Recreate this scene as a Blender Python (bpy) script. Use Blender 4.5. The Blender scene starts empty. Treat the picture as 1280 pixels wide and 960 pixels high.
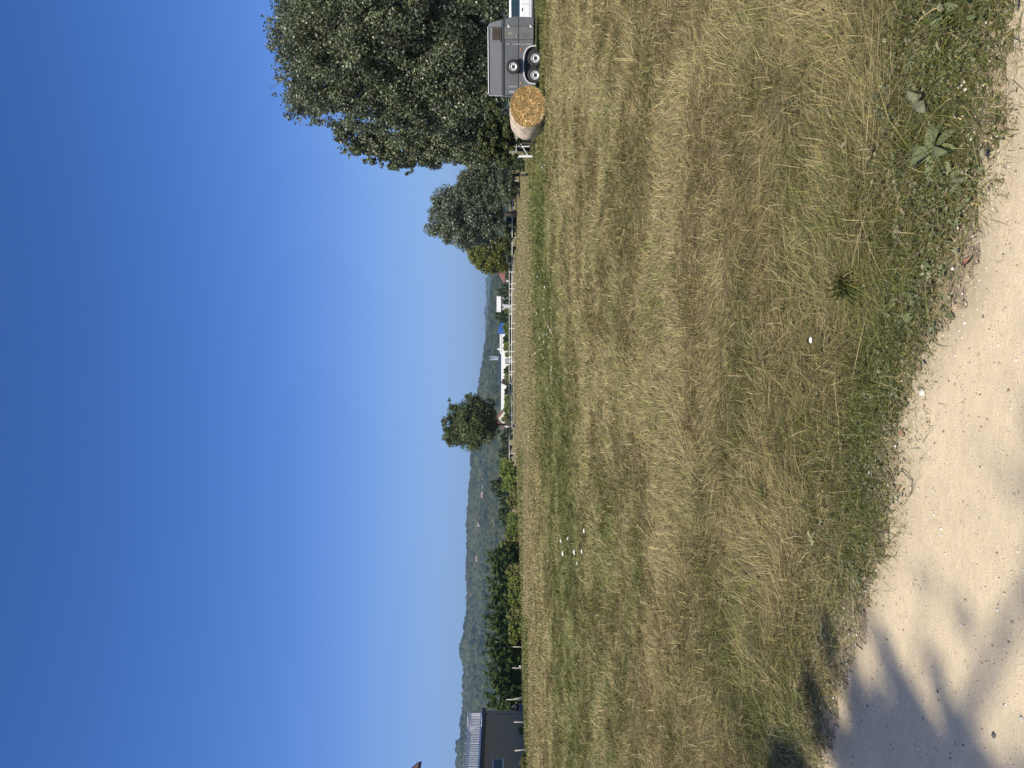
import bpy, bmesh, math, random
import numpy as np
from mathutils import Vector, Matrix

SC = bpy.context.scene
COL = SC.collection
F = 960.0            # focal length in photograph pixels
CH = 1.6             # eye height
HZ = 635.0           # horizon row of the upright view

# ------------------------------------------------------------------ camera
cam_d = bpy.data.cameras.new("camera")
cam = bpy.data.objects.new("camera", cam_d)
COL.objects.link(cam)
cam_d.sensor_width = 36.0
cam_d.lens = 27.0
cam_d.clip_start = 0.05
cam_d.clip_end = 20000
pt = 5.0 / F
cs, sn = math.cos(pt), math.sin(pt)
R = Matrix(((0, 1, 0), (-sn, 0, -cs), (-cs, 0, sn)))   # phone held sideways: the picture lies on its side
cam.matrix_world = Matrix.Translation((0, 0, CH)) @ R.to_4x4()
SC.camera = cam

# ------------------------------------------------------------------ sky, sun
SUN_H = Vector((-0.45, -0.893, 0)).normalized()
ELEV = math.radians(54)
SUN = Vector((SUN_H.x * math.cos(ELEV), SUN_H.y * math.cos(ELEV), math.sin(ELEV)))
W = bpy.data.worlds.new("World")
SC.world = W
W.use_nodes = True
nt = W.node_tree
bg = nt.nodes["Background"]
sky = nt.nodes.new("ShaderNodeTexSky")
sky.sky_type = 'NISHITA'
sky.sun_disc = False
sky.sun_elevation = ELEV
sky.sun_rotation = math.atan2(SUN_H.x, SUN_H.y)
sky.altitude = 200
sky.air_density = 1.0
sky.dust_density = 2.0
sky.ozone_density = 1.6
cv = nt.nodes.new('ShaderNodeRGBCurve')      # the phone's rendering of a clear sky: deep blue above, light blue horizon
cm = cv.mapping; cm.use_clip = False; cm.extend = 'EXTRAPOLATED'
for ci_, pts_ in enumerate((((.0, .0), (.96, .28), (1.17, .39), (1.67, .74), (2.8, 1.85), (5.04, 3.5), (8.55, 5.0), (10.5, 5.2), (13, 15), (20, 34)),
                            ((.0, .0), (1.58, .98), (1.95, 1.35), (2.68, 2.05), (4.37, 3.75), (6.87, 5.9), (9.3, 6.8), (11, 6.8), (13, 15), (20, 30)),
                            ((.0, .0), (2.92, 3.46), (3.46, 4.6), (4.45, 6.1), (6.35, 7.9), (7.85, 8.8), (11, 9.8), (13, 13), (20, 24)))):
    c_ = cm.curves[ci_]
    while len(c_.points) < len(pts_): c_.points.new(.5, .5)
    for p_, (a_, b_) in zip(c_.points, pts_): p_.location = (a_ / 20, b_ / 20); p_.handle_type = 'VECTOR'
cm.update()
s1_ = nt.nodes.new('ShaderNodeVectorMath'); s1_.operation = 'SCALE'; s1_.inputs['Scale'].default_value = 1 / 20
s2_ = nt.nodes.new('ShaderNodeVectorMath'); s2_.operation = 'SCALE'; s2_.inputs['Scale'].default_value = 20
nt.links.new(sky.outputs[0], s1_.inputs[0]); nt.links.new(s1_.outputs[0], cv.inputs['Color']); nt.links.new(cv.outputs[0], s2_.inputs[0]); nt.links.new(s2_.outputs[0], bg.inputs[0])
bg.inputs[1].default_value = 0.10
sl = bpy.data.lights.new("sun", 'SUN')
sl.energy = 5.0
sl.angle = math.radians(0.53)
sl.color = (1.0, 0.94, 0.80)
so = bpy.data.objects.new("sun", sl)
COL.objects.link(so)
so.rotation_euler = (-SUN).to_track_quat('-Z', 'Y').to_euler()
SC.view_settings.view_transform = 'Standard'
SC.view_settings.look = 'None'
SC.view_settings.gamma = 1
SC.view_settings.exposure = 0.2
SC.view_settings.use_curve_mapping = False
SC.cycles.max_bounces = 6
SC.cycles.transparent_max_bounces = 8
SC.cycles.volume_bounces = 0

rng = np.random.default_rng(7)
random.seed(7)

# ------------------------------------------------------------------ helpers
def at(y, D, v=None):
    """the point that the photograph shows at row y, at distance D; v gives its height"""
    z = 0.0 if v is None else CH - (v - HZ) * D / F
    return Vector(((480 - y) * D / F, D, z))

def base_d(v):
    return CH * F / (v - HZ)

def h2(ix, iy, s):
    a = np.sin(ix * 127.1 + iy * 311.7 + s * 74.7) * 43758.5453
    return a - np.floor(a)

def vn(x, y, s=0):
    ix, iy = np.floor(x), np.floor(y)
    fx, fy = x - ix, y - iy
    fx = fx * fx * (3 - 2 * fx); fy = fy * fy * (3 - 2 * fy)
    a, b = h2(ix, iy, s), h2(ix + 1, iy, s)
    c, d = h2(ix, iy + 1, s), h2(ix + 1, iy + 1, s)
    return (a * (1 - fx) + b * fx) * (1 - fy) + (c * (1 - fx) + d * fx) * fy

def fbm(x, y, s=0, o=4):
    t, amp, tot = 0, 1.0, 0
    for i in range(o):
        t = t + vn(x * 2 ** i + i * 13.7, y * 2 ** i - i * 7.3, s + i) * amp
        tot += amp
        amp *= 0.5
    return t / tot

def setp(o, label=None, cat=None, group=None, kind=None):
    if label: o["label"] = label
    if cat: o["category"] = cat
    if group: o["group"] = group
    if kind: o["kind"] = kind
    return o

def link(name, me, mat=None, parent=None):
    o = bpy.data.objects.new(name, me)
    COL.objects.link(o)
    if mat is not None and len(me.materials) == 0:
        me.materials.append(mat)
    if parent is not None:
        o.parent = parent
    return o

def thing(name, loc, label, cat, group=None, rz=0.0):
    o = bpy.data.objects.new(name, None)
    COL.objects.link(o)
    o.empty_display_size = 0.2
    o.location = loc
    o.rotation_euler = (0, 0, rz)
    return setp(o, label, cat, group)

def dup(root, loc, rz=0.0, scale=(1, 1, 1), label=None, group=None, cat=None):
    r = root.copy(); COL.objects.link(r)
    r.location = loc; r.rotation_euler = (0, 0, rz); r.scale = scale
    if label: r["label"] = label
    if group: r["group"] = group
    if cat: r["category"] = cat
    for ch in list(root.children):
        c = ch.copy(); COL.objects.link(c); c.parent = r
        for g in list(ch.children):
            d = g.copy(); COL.objects.link(d); d.parent = c
    return r

def np_mesh(name, V, nper, faces, col=None, smooth=False):
    """V (n,3); faces (m,k) with k=nper"""
    me = bpy.data.meshes.new(name)
    V = np.ascontiguousarray(V, dtype=np.float32); faces = np.ascontiguousarray(faces, dtype=np.int32)
    me.vertices.add(len(V)); me.vertices.foreach_set("co", V.ravel())
    me.loops.add(faces.size); me.loops.foreach_set("vertex_index", faces.ravel())
    me.polygons.add(len(faces))
    me.polygons.foreach_set("loop_start", np.arange(0, faces.size, nper, dtype=np.int32))
    if smooth:
        me.polygons.foreach_set("use_smooth", np.ones(len(faces), dtype=bool))
    me.update(calc_edges=True)
    if col is not None:
        a = me.color_attributes.new("tint", 'FLOAT_COLOR', 'POINT')
        c4 = np.ones((len(V), 4), dtype=np.float32); c4[:, :3] = col
        a.data.foreach_set("color", c4.ravel())
    return me

class MB:
    def __init__(s): s.bm = bmesh.new()
    def box(s, c, d, rz=0.0, bevel=0.0, M=None):
        m = Matrix.Translation(c) @ Matrix.Rotation(rz, 4, 'Z') @ Matrix.Diagonal((d[0], d[1], d[2], 1))
        if M is not None: m = M @ m
        r = bmesh.ops.create_cube(s.bm, size=1.0, matrix=m)
        if bevel:
            es = list({e for v in r['verts'] for e in v.link_edges})
            bmesh.ops.bevel(s.bm, geom=es, offset=bevel, segments=2, affect='EDGES', profile=0.5)
        return s
    def bar(s, a, b, w, t=None):
        a, b = Vector(a), Vector(b); t = t or w
        q = (b - a).to_track_quat('Z', 'Y').to_matrix().to_4x4()
        m = Matrix.Translation((a + b) / 2) @ q @ Matrix.Diagonal((w, t, (b - a).length, 1))
        bmesh.ops.create_cube(s.bm, size=1.0, matrix=m); return s
    def tube(s, pts, rad, n=8, cap=True):
        rings = []
        pts = [Vector(p) for p in pts]
        for i, p in enumerate(pts):
            d = (pts[min(i + 1, len(pts) - 1)] - pts[max(i - 1, 0)])
            if d.length < 1e-9: d = Vector((0, 0, 1))
            q = d.to_track_quat('Z', 'Y')
            r = rad[i] if hasattr(rad, '__len__') else rad
            rings.append([s.bm.verts.new(p + q @ Vector((math.cos(k * 2 * math.pi / n) * r, math.sin(k * 2 * math.pi / n) * r, 0))) for k in range(n)])
        for a, b in zip(rings, rings[1:]):
            for k in range(n):
                f = s.bm.faces.new((a[k], a[(k + 1) % n], b[(k + 1) % n], b[k])); f.smooth = True
        if cap:
            s.bm.faces.new(rings[0][::-1]); s.bm.faces.new(rings[-1])
        return s
    def lathe(s, prof, M, n=28, smooth=True):
        """prof list of (r, h); axis = local z of M"""
        rings = [[s.bm.verts.new(M @ Vector((r * math.cos(k * 2 * math.pi / n), r * math.sin(k * 2 * math.pi / n), h))) for k in range(n)] for r, h in prof]
        for a, b in zip(rings, rings[1:]):
            for k in range(n):
                f = s.bm.faces.new((a[k], a[(k + 1) % n], b[(k + 1) % n], b[k])); f.smooth = smooth
        return s
    def prism(s, poly, M, depth, bevel=0.0):
        """polygon in local xz, extruded along local y by depth"""
        a = [s.bm.verts.new(M @ Vector((x, 0, z))) for x, z in poly]
        b = [s.bm.verts.new(M @ Vector((x, depth, z))) for x, z in poly]
        n = len(poly)
        fs = [s.bm.faces.new(a), s.bm.faces.new(b[::-1])]
        for k in range(n):
            fs.append(s.bm.faces.new((a[k], b[k], b[(k + 1) % n], a[(k + 1) % n])))
        bmesh.ops.recalc_face_normals(s.bm, faces=fs)
        if bevel:
            es = list({e for f in fs for e in f.edges})
            bmesh.ops.bevel(s.bm, geom=es, offset=bevel, segments=2, affect='EDGES', profile=0.5)
        return s
    def build(s, name, mat, parent=None, smooth_angle=False):
        bmesh.ops.recalc_face_normals(s.bm, faces=s.bm.faces)
        me = bpy.data.meshes.new(name); s.bm.to_mesh(me); s.bm.free()
        return link(name, me, mat, parent)

# ------------------------------------------------------------------ materials
def mat(name, col, rough=0.7, metal=0.0, var=0.15, scale=6.0, bump=0.0, bscale=30.0, spec=0.5, dirt=None, dirt_amt=0.0):
    m = bpy.data.materials.new(name); m.use_nodes = True
    N, L = m.node_tree.nodes, m.node_tree.links
    p = N["Principled BSDF"]
    p.inputs["Roughness"].default_value = rough
    p.inputs["Metallic"].default_value = metal
    p.inputs["Specular IOR Level"].default_value = spec
    tc = N.new("ShaderNodeTexCoord")
    n = N.new("ShaderNodeTexNoise"); n.inputs["Scale"].default_value = scale; n.inputs["Detail"].default_value = 6
    L.new(tc.outputs["Object"], n.inputs["Vector"])
    mr = N.new("ShaderNodeMapRange")
    mr.inputs[1].default_value = 0.3; mr.inputs[2].default_value = 0.7
    mr.inputs[3].default_value = 1 - var; mr.inputs[4].default_value = 1 + var
    L.new(n.outputs["Fac"], mr.inputs[0])
    mx = N.new("ShaderNodeVectorMath"); mx.operation = 'SCALE'
    mx.inputs[0].default_value = col
    L.new(mr.outputs[0], mx.inputs["Scale"])
    out = mx.outputs[0]
    if dirt:
        n2 = N.new("ShaderNodeTexNoise"); n2.inputs["Scale"].default_value = scale * 0.6; n2.inputs["Detail"].default_value = 8
        L.new(tc.outputs["Object"], n2.inputs["Vector"])
        r2 = N.new("ShaderNodeMapRange"); r2.inputs[1].default_value = 0.45; r2.inputs[2].default_value = 0.75; r2.inputs[4].default_value = dirt_amt
        L.new(n2.outputs["Fac"], r2.inputs[0])
        mm = N.new("ShaderNodeMix"); mm.data_type = 'RGBA'
        L.new(r2.outputs[0], mm.inputs[0]); L.new(out, mm.inputs[6]); mm.inputs[7].default_value = (*dirt, 1)
        out = mm.outputs[2]
    L.new(out, p.inputs["Base Color"])
    if bump:
        b = N.new("ShaderNodeBump"); b.inputs["Strength"].default_value = 1.0; b.inputs["Distance"].default_value = bump
        n3 = N.new("ShaderNodeTexNoise"); n3.inputs["Scale"].default_value = bscale; n3.inputs["Detail"].default_value = 6
        L.new(tc.outputs["Object"], n3.inputs["Vector"])
        L.new(n3.outputs["Fac"], b.inputs["Height"]); L.new(b.outputs[0], p.inputs["Normal"])
    return m

def leaf_mat(name, transl=0.3, gloss=0.12, rough=0.4, tint=(1, 1, 1)):
    m = bpy.data.materials.new(name); m.use_nodes = True
    N, L = m.node_tree.nodes, m.node_tree.links
    p = N["Principled BSDF"]; out = N["Material Output"]
    a = N.new("ShaderNodeAttribute"); a.attribute_name = "tint"
    mu = N.new("ShaderNodeVectorMath"); mu.operation = 'MULTIPLY'; mu.inputs[1].default_value = tint
    L.new(a.outputs["Color"], mu.inputs[0])
    L.new(mu.outputs[0], p.inputs["Base Color"])
    p.inputs["Roughness"].default_value = rough
    p.inputs["Specular IOR Level"].default_value = gloss * 4
    t = N.new("ShaderNodeBsdfTranslucent"); L.new(mu.outputs[0], t.inputs["Color"])
    mx = N.new("ShaderNodeMixShader"); mx.inputs[0].default_value = transl
    L.new(p.outputs[0], mx.inputs[1]); L.new(t.outputs[0], mx.inputs[2])
    L.new(mx.outputs[0], out.inputs["Surface"])
    return m

M_leaf = leaf_mat("leaf", 0.28, 0.1, 0.5)
M_poplar = leaf_mat("poplar_leaf", 0.2, 0.13, 0.42)
M_grass = leaf_mat("grass_blade", 0.18, 0.06, 0.6)
M_bark = mat("bark", (0.07, 0.055, 0.045), 0.9, var=0.35, scale=8, bump=0.02, bscale=25)
M_white = mat("white_paint", (0.78, 0.78, 0.75), 0.5, var=0.06)
M_postwood = mat("pale_weathered_wood", (0.42, 0.39, 0.33), 0.85, var=0.25, scale=9)
M_darkwood = mat("dark_wood", (0.035, 0.03, 0.028), 0.9, var=0.25)

# ------------------------------------------------------------------ ground
EDGE = [(1180, 1015), (1060, 1022), (960, 1030), (880, 1045), (800, 1062), (760, 1075), (700, 1108), (620, 1120), (540, 1130), (500, 1150), (440, 1165),
        (400, 1185), (350, 1200), (300, 1210), (250, 1240), (200, 1250), (150, 1252), (100, 1244), (50, 1248), (0, 1262), (-150, 1290), (-400, 1380)]
_ex, _ey = [], []
for y, v in EDGE:
    D = base_d(v); _ex.append((480 - y) * D / F); _ey.append(D)
_ex, _ey = np.array(_ex), np.array(_ey)
_ex = np.concatenate(([-40, -8], _ex, [8, 40])); _ey = np.concatenate(([22, 6.2], _ey, [-1.6, -18]))
def edge_d(x, y):
    """metres from the road's edge, positive on the meadow"""
    return (y - np.interp(x, _ex, _ey)) * 0.88

def gz(x, y):
    d = edge_d(x, y)
    near = np.clip(1 - (np.hypot(x, y) - 30) / 120, 0, 1)
    field = 0.11 * (fbm(x * 0.9, y * 0.9, 3, 3) - 0.5) + 0.10 * (fbm(x * 0.12, y * 0.16, 5, 2) - 0.5) * np.clip((y - 5) / 8, 0, 1)
    road = 0.012 * (fbm(x * 1.6, y * 1.6, 9, 3) - 0.5) - 0.02
    k = np.clip(d / 0.35 + 0.3, 0, 1); k = k * k * (3 - 2 * k)
    return (field * k + road * (1 - k)) * near

def gz1(x, y): return float(gz(np.array([x], float), np.array([y], float))[0])

def axis(lo, a, b, hi, step, grow=1.09):
    m = list(np.arange(a, b + 1e-6, step)); s = step
    x = b
    while x < hi: s *= grow; x += s; m.append(x)
    s = step; x = a; l = []
    while x > lo: s *= grow; x -= s; l.append(x)
    return np.array(l[::-1] + m)
gx = axis(-7000, -3.8, 2.6, 7000, 0.036)
gy = axis(-1500, 1.5, 5.5, 7000, 0.036, 1.06)
GX, GY = np.meshgrid(gx, gy)
fx_, fy_ = GX.ravel(), GY.ravel()
fz_ = gz(fx_, fy_)
nx, ny = len(gx), len(gy)
I = np.arange(nx * ny).reshape(ny, nx)
Q = np.stack([I[:-1, :-1], I[:-1, 1:], I[1:, 1:], I[1:, :-1]], -1).reshape(-1, 4)

def dryness(x, y):
    """0 green .. 1 straw"""
    q = y - 1.3 * x
    w = (fbm(x * 0.05 + 3, y * 0.05, 21, 3) - 0.5) * 14
    qq = q + w
    far = np.interp(qq, [0, 10, 17, 24, 36, 44, 60, 400], [0.74, 0.71, 0.58, 0.18, 0.20, 0.60, 0.74, 0.74])
    wx = (fbm(x * 0.3, y * 0.3, 33, 3) - .5) * 4.5
    st = (fbm(x * 0.28 + wx, y * 0.62 + wx, 31, 4) - 0.5) * 1.0
    patch = (fbm(x * 0.9, y * 1.5, 37, 4) - 0.5) * 1.5
    kk = np.clip((y - 5) / 14, 0, 1)
    d = edge_d(x, y)
    edge = -0.42 * np.exp(-(np.clip(d, 0, 9) / 0.7) ** 2)
    far = far + 0.20 * np.exp(-((y - 5.4) / 2.2) ** 2)
    tr = -0.7 * np.exp(-(((x - 15) / 9) ** 2 + ((y - 37) / 5) ** 2))
    return np.clip(far + st * (1 - 0.78 * kk) + patch * (1 - 0.7 * kk) + edge + tr, 0, 1)

dry = dryness(fx_, fy_)
def mixc(a, b, t): return np.asarray(a)[None, :] * (1 - t[:, None]) + np.asarray(b)[None, :] * t[:, None]
gcol = mixc((0.105, 0.12, 0.03), (0.23, 0.18, 0.10), dry)
bare = np.clip(1.25 - edge_d(fx_, fy_) / (0.12 + 0.5 * fbm(fx_ * 2.2, fy_ * 2.2, 51, 3)), 0, 1)
soil = np.clip(1 - np.maximum(fy_ - 6, 0) / 14, 0, 1) * 0.55
gcol = gcol * (1 - soil[:, None]) + np.array((0.095, 0.075, 0.045)) * soil[:, None]
gcol = gcol * (1 - bare[:, None]) + np.array((0.30, 0.235, 0.155)) * bare[:, None]
me = np_mesh("ground", np.stack([fx_, fy_, fz_], 1), 4, Q, gcol, True)

def ground_mat(name, fine=40.0, coarse=7.0, amt=0.55, bump=0.02, pebbles=False):
    m = bpy.data.materials.new(name); m.use_nodes = True
    N, L = m.node_tree.nodes, m.node_tree.links
    p = N["Principled BSDF"]; p.inputs["Roughness"].default_value = 0.95; p.inputs["Specular IOR Level"].default_value = 0.15
    a = N.new("ShaderNodeAttribute"); a.attribute_name = "tint"
    g = N.new("ShaderNodeNewGeometry")
    def noise(sc, det, sx=1.0):
        mp = N.new("ShaderNodeMapping"); mp.inputs["Scale"].default_value = (sx, 1, 1)
        L.new(g.outputs["Position"], mp.inputs[0])
        n = N.new("ShaderNodeTexNoise"); n.inputs["Scale"].default_value = sc; n.inputs["Detail"].default_value = det; n.inputs["Roughness"].default_value = 0.7
        L.new(mp.outputs[0], n.inputs["Vector"]); return n
    n1, n2, n3 = noise(fine, 4), noise(coarse, 6, 0.6), noise(0.5, 5, 0.4)
    def mr(n, lo, hi):
        r = N.new("ShaderNodeMapRange"); r.inputs[1].default_value = 0.3; r.inputs[2].default_value = 0.7; r.inputs[3].default_value = lo; r.inputs[4].default_value = hi
        L.new(n.outputs["Fac"], r.inputs[0]); return r.outputs[0]
    k1 = N.new("ShaderNodeMath"); k1.operation = 'MULTIPLY'; L.new(mr(n1, 1 - amt, 1 + amt), k1.inputs[0]); L.new(mr(n2, 1 - amt * .7, 1 + amt * .7), k1.inputs[1])
    k2 = N.new("ShaderNodeMath"); k2.operation = 'MULTIPLY'; L.new(k1.outputs[0], k2.inputs[0]); L.new(mr(n3, 0.88, 1.12), k2.inputs[1])
    s = N.new("ShaderNodeVectorMath"); s.operation = 'SCALE'; L.new(a.outputs["Color"], s.inputs[0]); L.new(k2.outputs[0], s.inputs["Scale"])
    col = s.outputs[0]
    if pebbles:
        for sc_, thr, c in ((55.0, 0.20, (0.62, 0.56, 0.46)), (90.0, 0.16, (0.12, 0.10, 0.09)), (140.0, 0.2, (0.55, 0.45, 0.33))):
            v = N.new("ShaderNodeTexVoronoi"); v.inputs["Scale"].default_value = sc_; L.new(g.outputs["Position"], v.inputs["Vector"])
            lt = N.new("ShaderNodeMapRange"); lt.inputs[1].default_value = thr; lt.inputs[2].default_value = thr * 0.7
            L.new(v.outputs["Distance"], lt.inputs[0])
            sel = N.new("ShaderNodeSeparateColor"); L.new(v.outputs["Color"], sel.inputs[0])
            gt = N.new("ShaderNodeMath"); gt.operation = 'GREATER_THAN'; gt.inputs[1].default_value = 0.72; L.new(sel.outputs[0], gt.inputs[0])
            mu = N.new("ShaderNodeMath"); mu.operation = 'MULTIPLY'; L.new(lt.outputs[0], mu.inputs[0]); L.new(gt.outputs[0], mu.inputs[1])
            mm = N.new("ShaderNodeMix"); mm.data_type = 'RGBA'; L.new(mu.outputs[0], mm.inputs[0]); L.new(col, mm.inputs[6]); mm.inputs[7].default_value = (*c, 1)
            col = mm.outputs[2]
    L.new(col, p.inputs["Base Color"])
    b = N.new("ShaderNodeBump"); b.inputs["Distance"].default_value = bump; b.inputs["Strength"].default_value = 0.8
    ad = N.new("ShaderNodeMath"); ad.operation = 'ADD'; L.new(n1.outputs["Fac"], ad.inputs[0]); L.new(n2.outputs["Fac"], ad.inputs[1])
    L.new(ad.outputs[0], b.inputs["Height"]); L.new(b.outputs[0], p.inputs["Normal"])
    return m

g = link("ground", me, ground_mat("meadow_soil", 26.0, 5.0, 0.5, 0.03)); setp(g, kind="structure")

# road: the same grid, 6 mm above, with a ragged edge
dq = edge_d(fx_, fy_) + 0.34 * (fbm(fx_ * 2.6, fy_ * 2.6, 61, 5) - 0.5) - 0.03
inside = (dq < 0) & (fx_ > -30) & (fx_ < 30) & (fy_ > -12) & (fy_ < 12)
qi = inside[Q].all(1)
Qr = Q[qi]
used, inv = np.unique(Qr, return_inverse=True)
Vr = np.stack([fx_[used], fy_[used], fz_[used] + 0.006], 1)
rn = fbm(Vr[:, 0] * 0.8, Vr[:, 1] * 0.8, 71, 4)
trk = fbm(Vr[:, 0] * 0.5 + Vr[:, 1] * 1.1, Vr[:, 1] * 0.2, 73, 3)
rc = mixc((0.52, 0.415, 0.265), (0.66, 0.537, 0.355), np.clip(rn * 0.8 + trk * 0.5 - 0.15, 0, 1))
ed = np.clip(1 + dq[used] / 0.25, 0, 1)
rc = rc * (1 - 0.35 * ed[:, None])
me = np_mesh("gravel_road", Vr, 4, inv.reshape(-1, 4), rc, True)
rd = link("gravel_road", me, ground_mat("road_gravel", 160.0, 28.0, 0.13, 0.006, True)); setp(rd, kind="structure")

# loose pebbles on the road and along its edge
def scatter_pts(n, ymin, ymax, power, half=0.62, pad=0.6):
    u = rng.random(n)
    a = 2 - power
    if abs(a) < 1e-6: Y = ymin * (ymax / ymin) ** u
    else: Y = (ymin ** a + u * (ymax ** a - ymin ** a)) ** (1 / a)
    X = (rng.random(n) * 2 - 1) * (half * Y + pad)
    return X, Y

ico = bmesh.new(); bmesh.ops.create_icosphere(ico, subdivisions=1, radius=1)
ico.verts.ensure_lookup_table()
IV = np.array([v.co[:] for v in ico.verts]); IF = np.array([[v.index for v in f.verts] for f in ico.faces]); ico.free()
def pebbles(name, X, Y, r, cols, lab):
    n = len(X); Z = gz(X, Y) + 0.006
    sc = r[:, None] * (0.6 + 0.8 * rng.random((n, 3))); sc[:, 2] *= 0.65
    ang = rng.random(n) * 6.28
    P = IV[None] * (1 + 0.25 * (rng.random((n, len(IV), 1)) - .5)) * sc[:, None, :]
    c, s = np.cos(ang)[:, None], np.sin(ang)[:, None]
    P = np.stack([P[..., 0] * c - P[..., 1] * s + X[:, None], P[..., 0] * s + P[..., 1] * c + Y[:, None], P[..., 2] + (Z + sc[:, 2] * 0.35)[:, None]], -1)
    FF = (IF[None] + (np.arange(n) * len(IV))[:, None, None]).reshape(-1, 3)
    cc = np.repeat(cols, len(IV), 0)
    o = link(name, np_mesh(name, P.reshape(-1, 3), 3, FF, cc), M_stone); setp(o, lab, "gravel", kind="stuff"); return o
M_stone = leaf_mat("stone", 0.0, 0.08, 0.8)
X, Y = scatter_pts(16000, 1.6, 5, 1.6)
d = edge_d(X, Y)
k = (d < 0.26) & (rng.random(len(X)) < np.where(np.abs(d) < 0.3, 1.0, 0.45))
X, Y = X[k], Y[k]
r = 0.0016 + 0.0045 * rng.random(len(X)) ** 5 + 0.0008
pc = np.array([(0.55, 0.47, 0.36), (0.38, 0.31, 0.22), (0.62, 0.57, 0.5), (0.13, 0.11, 0.10), (0.42, 0.28, 0.2)])[rng.choice(5, len(X), p=[.35, .33, .14, .12, .06])]
pebbles("pebbles", X, Y, r, pc, "small loose stones strewn over the pale gravel road")

# ------------------------------------------------------------------ grass blades
PAL = np.array([(0.52, 0.43, 0.21), (0.35, 0.275, 0.135), (0.19, 0.14, 0.075), (0.29, 0.265, 0.085),      # straw .. yellow
                (0.125, 0.15, 0.035), (0.21, 0.21, 0.05), (0.07, 0.09, 0.025), (0.17, 0.185, 0.085)])    # greens
def blades(name, X, Y, ang, elev, L, w, dr, lab, curl=0.6, z0=0.0, lift=0.0):
    n = len(X)
    z = gz(X, Y) + z0
    dirh = np.stack([np.cos(ang), np.sin(ang)], 1)
    side = np.stack([-np.sin(ang), np.cos(ang), rng.normal(0, 0.35, n)], 1)
    side /= np.linalg.norm(side, axis=1)[:, None]
    sway = rng.normal(0, 0.35, n)
    pts = []
    P = np.stack([X, Y, z], 1); e = elev.copy(); a = ang.copy()
    pts.append(P.copy())
    for k in range(3):
        st = (L / 3)[:, None] * np.stack([np.cos(e) * np.cos(a), np.cos(e) * np.sin(a), np.sin(e)], 1)
        P = P + st; pts.append(P.copy())
        e = e - curl * (0.3 + rng.random(n)) * 0.6; a = a + sway * 0.5
    g_ = gz(pts[-1][:, 0], pts[-1][:, 1]) + z0
    for q in pts[1:]:
        q[:, 2] = np.maximum(q[:, 2], g_ + 0.002 + lift)
    V = np.empty((n, 7, 3))
    ws = [0.8, 1.0, 0.7]
    for k in range(3):
        V[:, 2 * k] = pts[k] - side * (w * ws[k] / 2)[:, None]
        V[:, 2 * k + 1] = pts[k] + side * (w * ws[k] / 2)[:, None]
    V[:, 6] = pts[3]
    base = np.arange(n)[:, None, None] * 7
    T = np.array([[0, 1, 3], [0, 3, 2], [2, 3, 5], [2, 5, 4], [4, 5, 6]])[None] + base
    isd = rng.random(n) < dr
    ci = np.where(isd, rng.choice(4, n, p=[.27, .36, .20, .17]), 4 + rng.choice(4, n, p=[.34, .30, .22, .14]))
    c = PAL[ci] * (0.62 + 0.55 * rng.random((n, 1)))
    o = link(name, np_mesh(name, V.reshape(-1, 3), 3, T.reshape(-1, 3), np.repeat(c, 7, 0)), M_grass)
    setp(o, lab, "grass", kind="stuff"); return o

def flow(x, y): return fbm(x * 0.8, y * 0.8, 81, 2) * 9.0 + fbm(x * 2.7, y * 2.7, 83, 2) * 3.0

def dens_ok(X, Y):
    d = edge_d(X, Y) + 0.42 * (fbm(X * 2.5, Y * 2.5, 91, 4) - 0.5)
    p = np.clip((d + 0.10) / 0.40, 0.0, 1) ** 1.4 
    return rng.random(len(X)) < np.where(d < -0.10, 0.0, p)

# lying straw, combed by the mower in swirls
X, Y = scatter_pts(560000, 2.2, 46, 1.7)
k = dens_ok(X, Y); X, Y = X[k], Y[k]; n = len(X)
dr = dryness(X, Y)
w = np.maximum(0.0017, 0.00048 * Y) * (0.6 + 0.8 * rng.random(n))
L = (0.07 + 0.21 * rng.random(n) ** 1.7) * (0.7 + 0.9 * fbm(X * 1.3, Y * 1.3, 85, 2)) * (1 + np.clip(Y - 6, 0, 30) * 0.015)
near_e = np.exp(-np.clip(edge_d(X, Y), 0, 9) / 0.5)
L *= (1 - 0.45 * near_e)
ang = flow(X, Y) + rng.normal(0, 0.7, n)
el = np.abs(rng.normal(0.12, 0.30, n))
blades("grass", X, Y, ang, el, L, w, np.clip(dr * 1.15 + 0.05, 0, 0.97), "mown meadow grass, mostly dry straw lying in swirls", curl=0.35, lift=0.003)

# tufts
def tufts(name, nt_, ymin, ymax, power, per, Lm, lab, dryadd=0.0, elm=0.9, wk=1.0):
    X, Y = scatter_pts(nt_, ymin, ymax, power); k = dens_ok(X, Y); X, Y = X[k], Y[k]
    m = rng.integers(per[0], per[1], len(X)); idx = np.repeat(np.arange(len(X)), m); n = len(idx)
    rad = 0.03 * (0.5 + rng.random(len(X)))[idx] * (1 + 0.05 * Y[idx])
    x = X[idx] + rng.normal(0, 1, n) * rad; y = Y[idx] + rng.normal(0, 1, n) * rad
    lean = (flow(X, Y))[idx]
    ang = np.where(rng.random(n) < 0.5, rng.random(n) * 6.28, lean + rng.normal(0, .5, n))
    tl = (0.6 + 0.8 * rng.random(len(X)))[idx]
    L = Lm * tl * (0.6 + 0.6 * rng.random(n))
    L *= 1 - 0.5 * np.exp(-np.clip(edge_d(x, y), 0, 9) / 0.35)
    el = np.clip(rng.normal(elm, 0.4, n), 0.05, 1.5)
    w = np.maximum(0.0024, 0.0007 * y) * (0.6 + 0.8 * rng.random(n)) * wk
    dr = np.clip(dryness(X, Y) * 0.95 + dryadd + rng.normal(0, 0.18, len(X)), 0, 1)[idx]
    return blades(name, x, y, ang, el, L, w, dr, lab, curl=0.7)
tufts("grass", 20000, 2.2, 60, 1.6, (9, 22), 0.11, "short tufts of green and yellow grass in the meadow")
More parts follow.
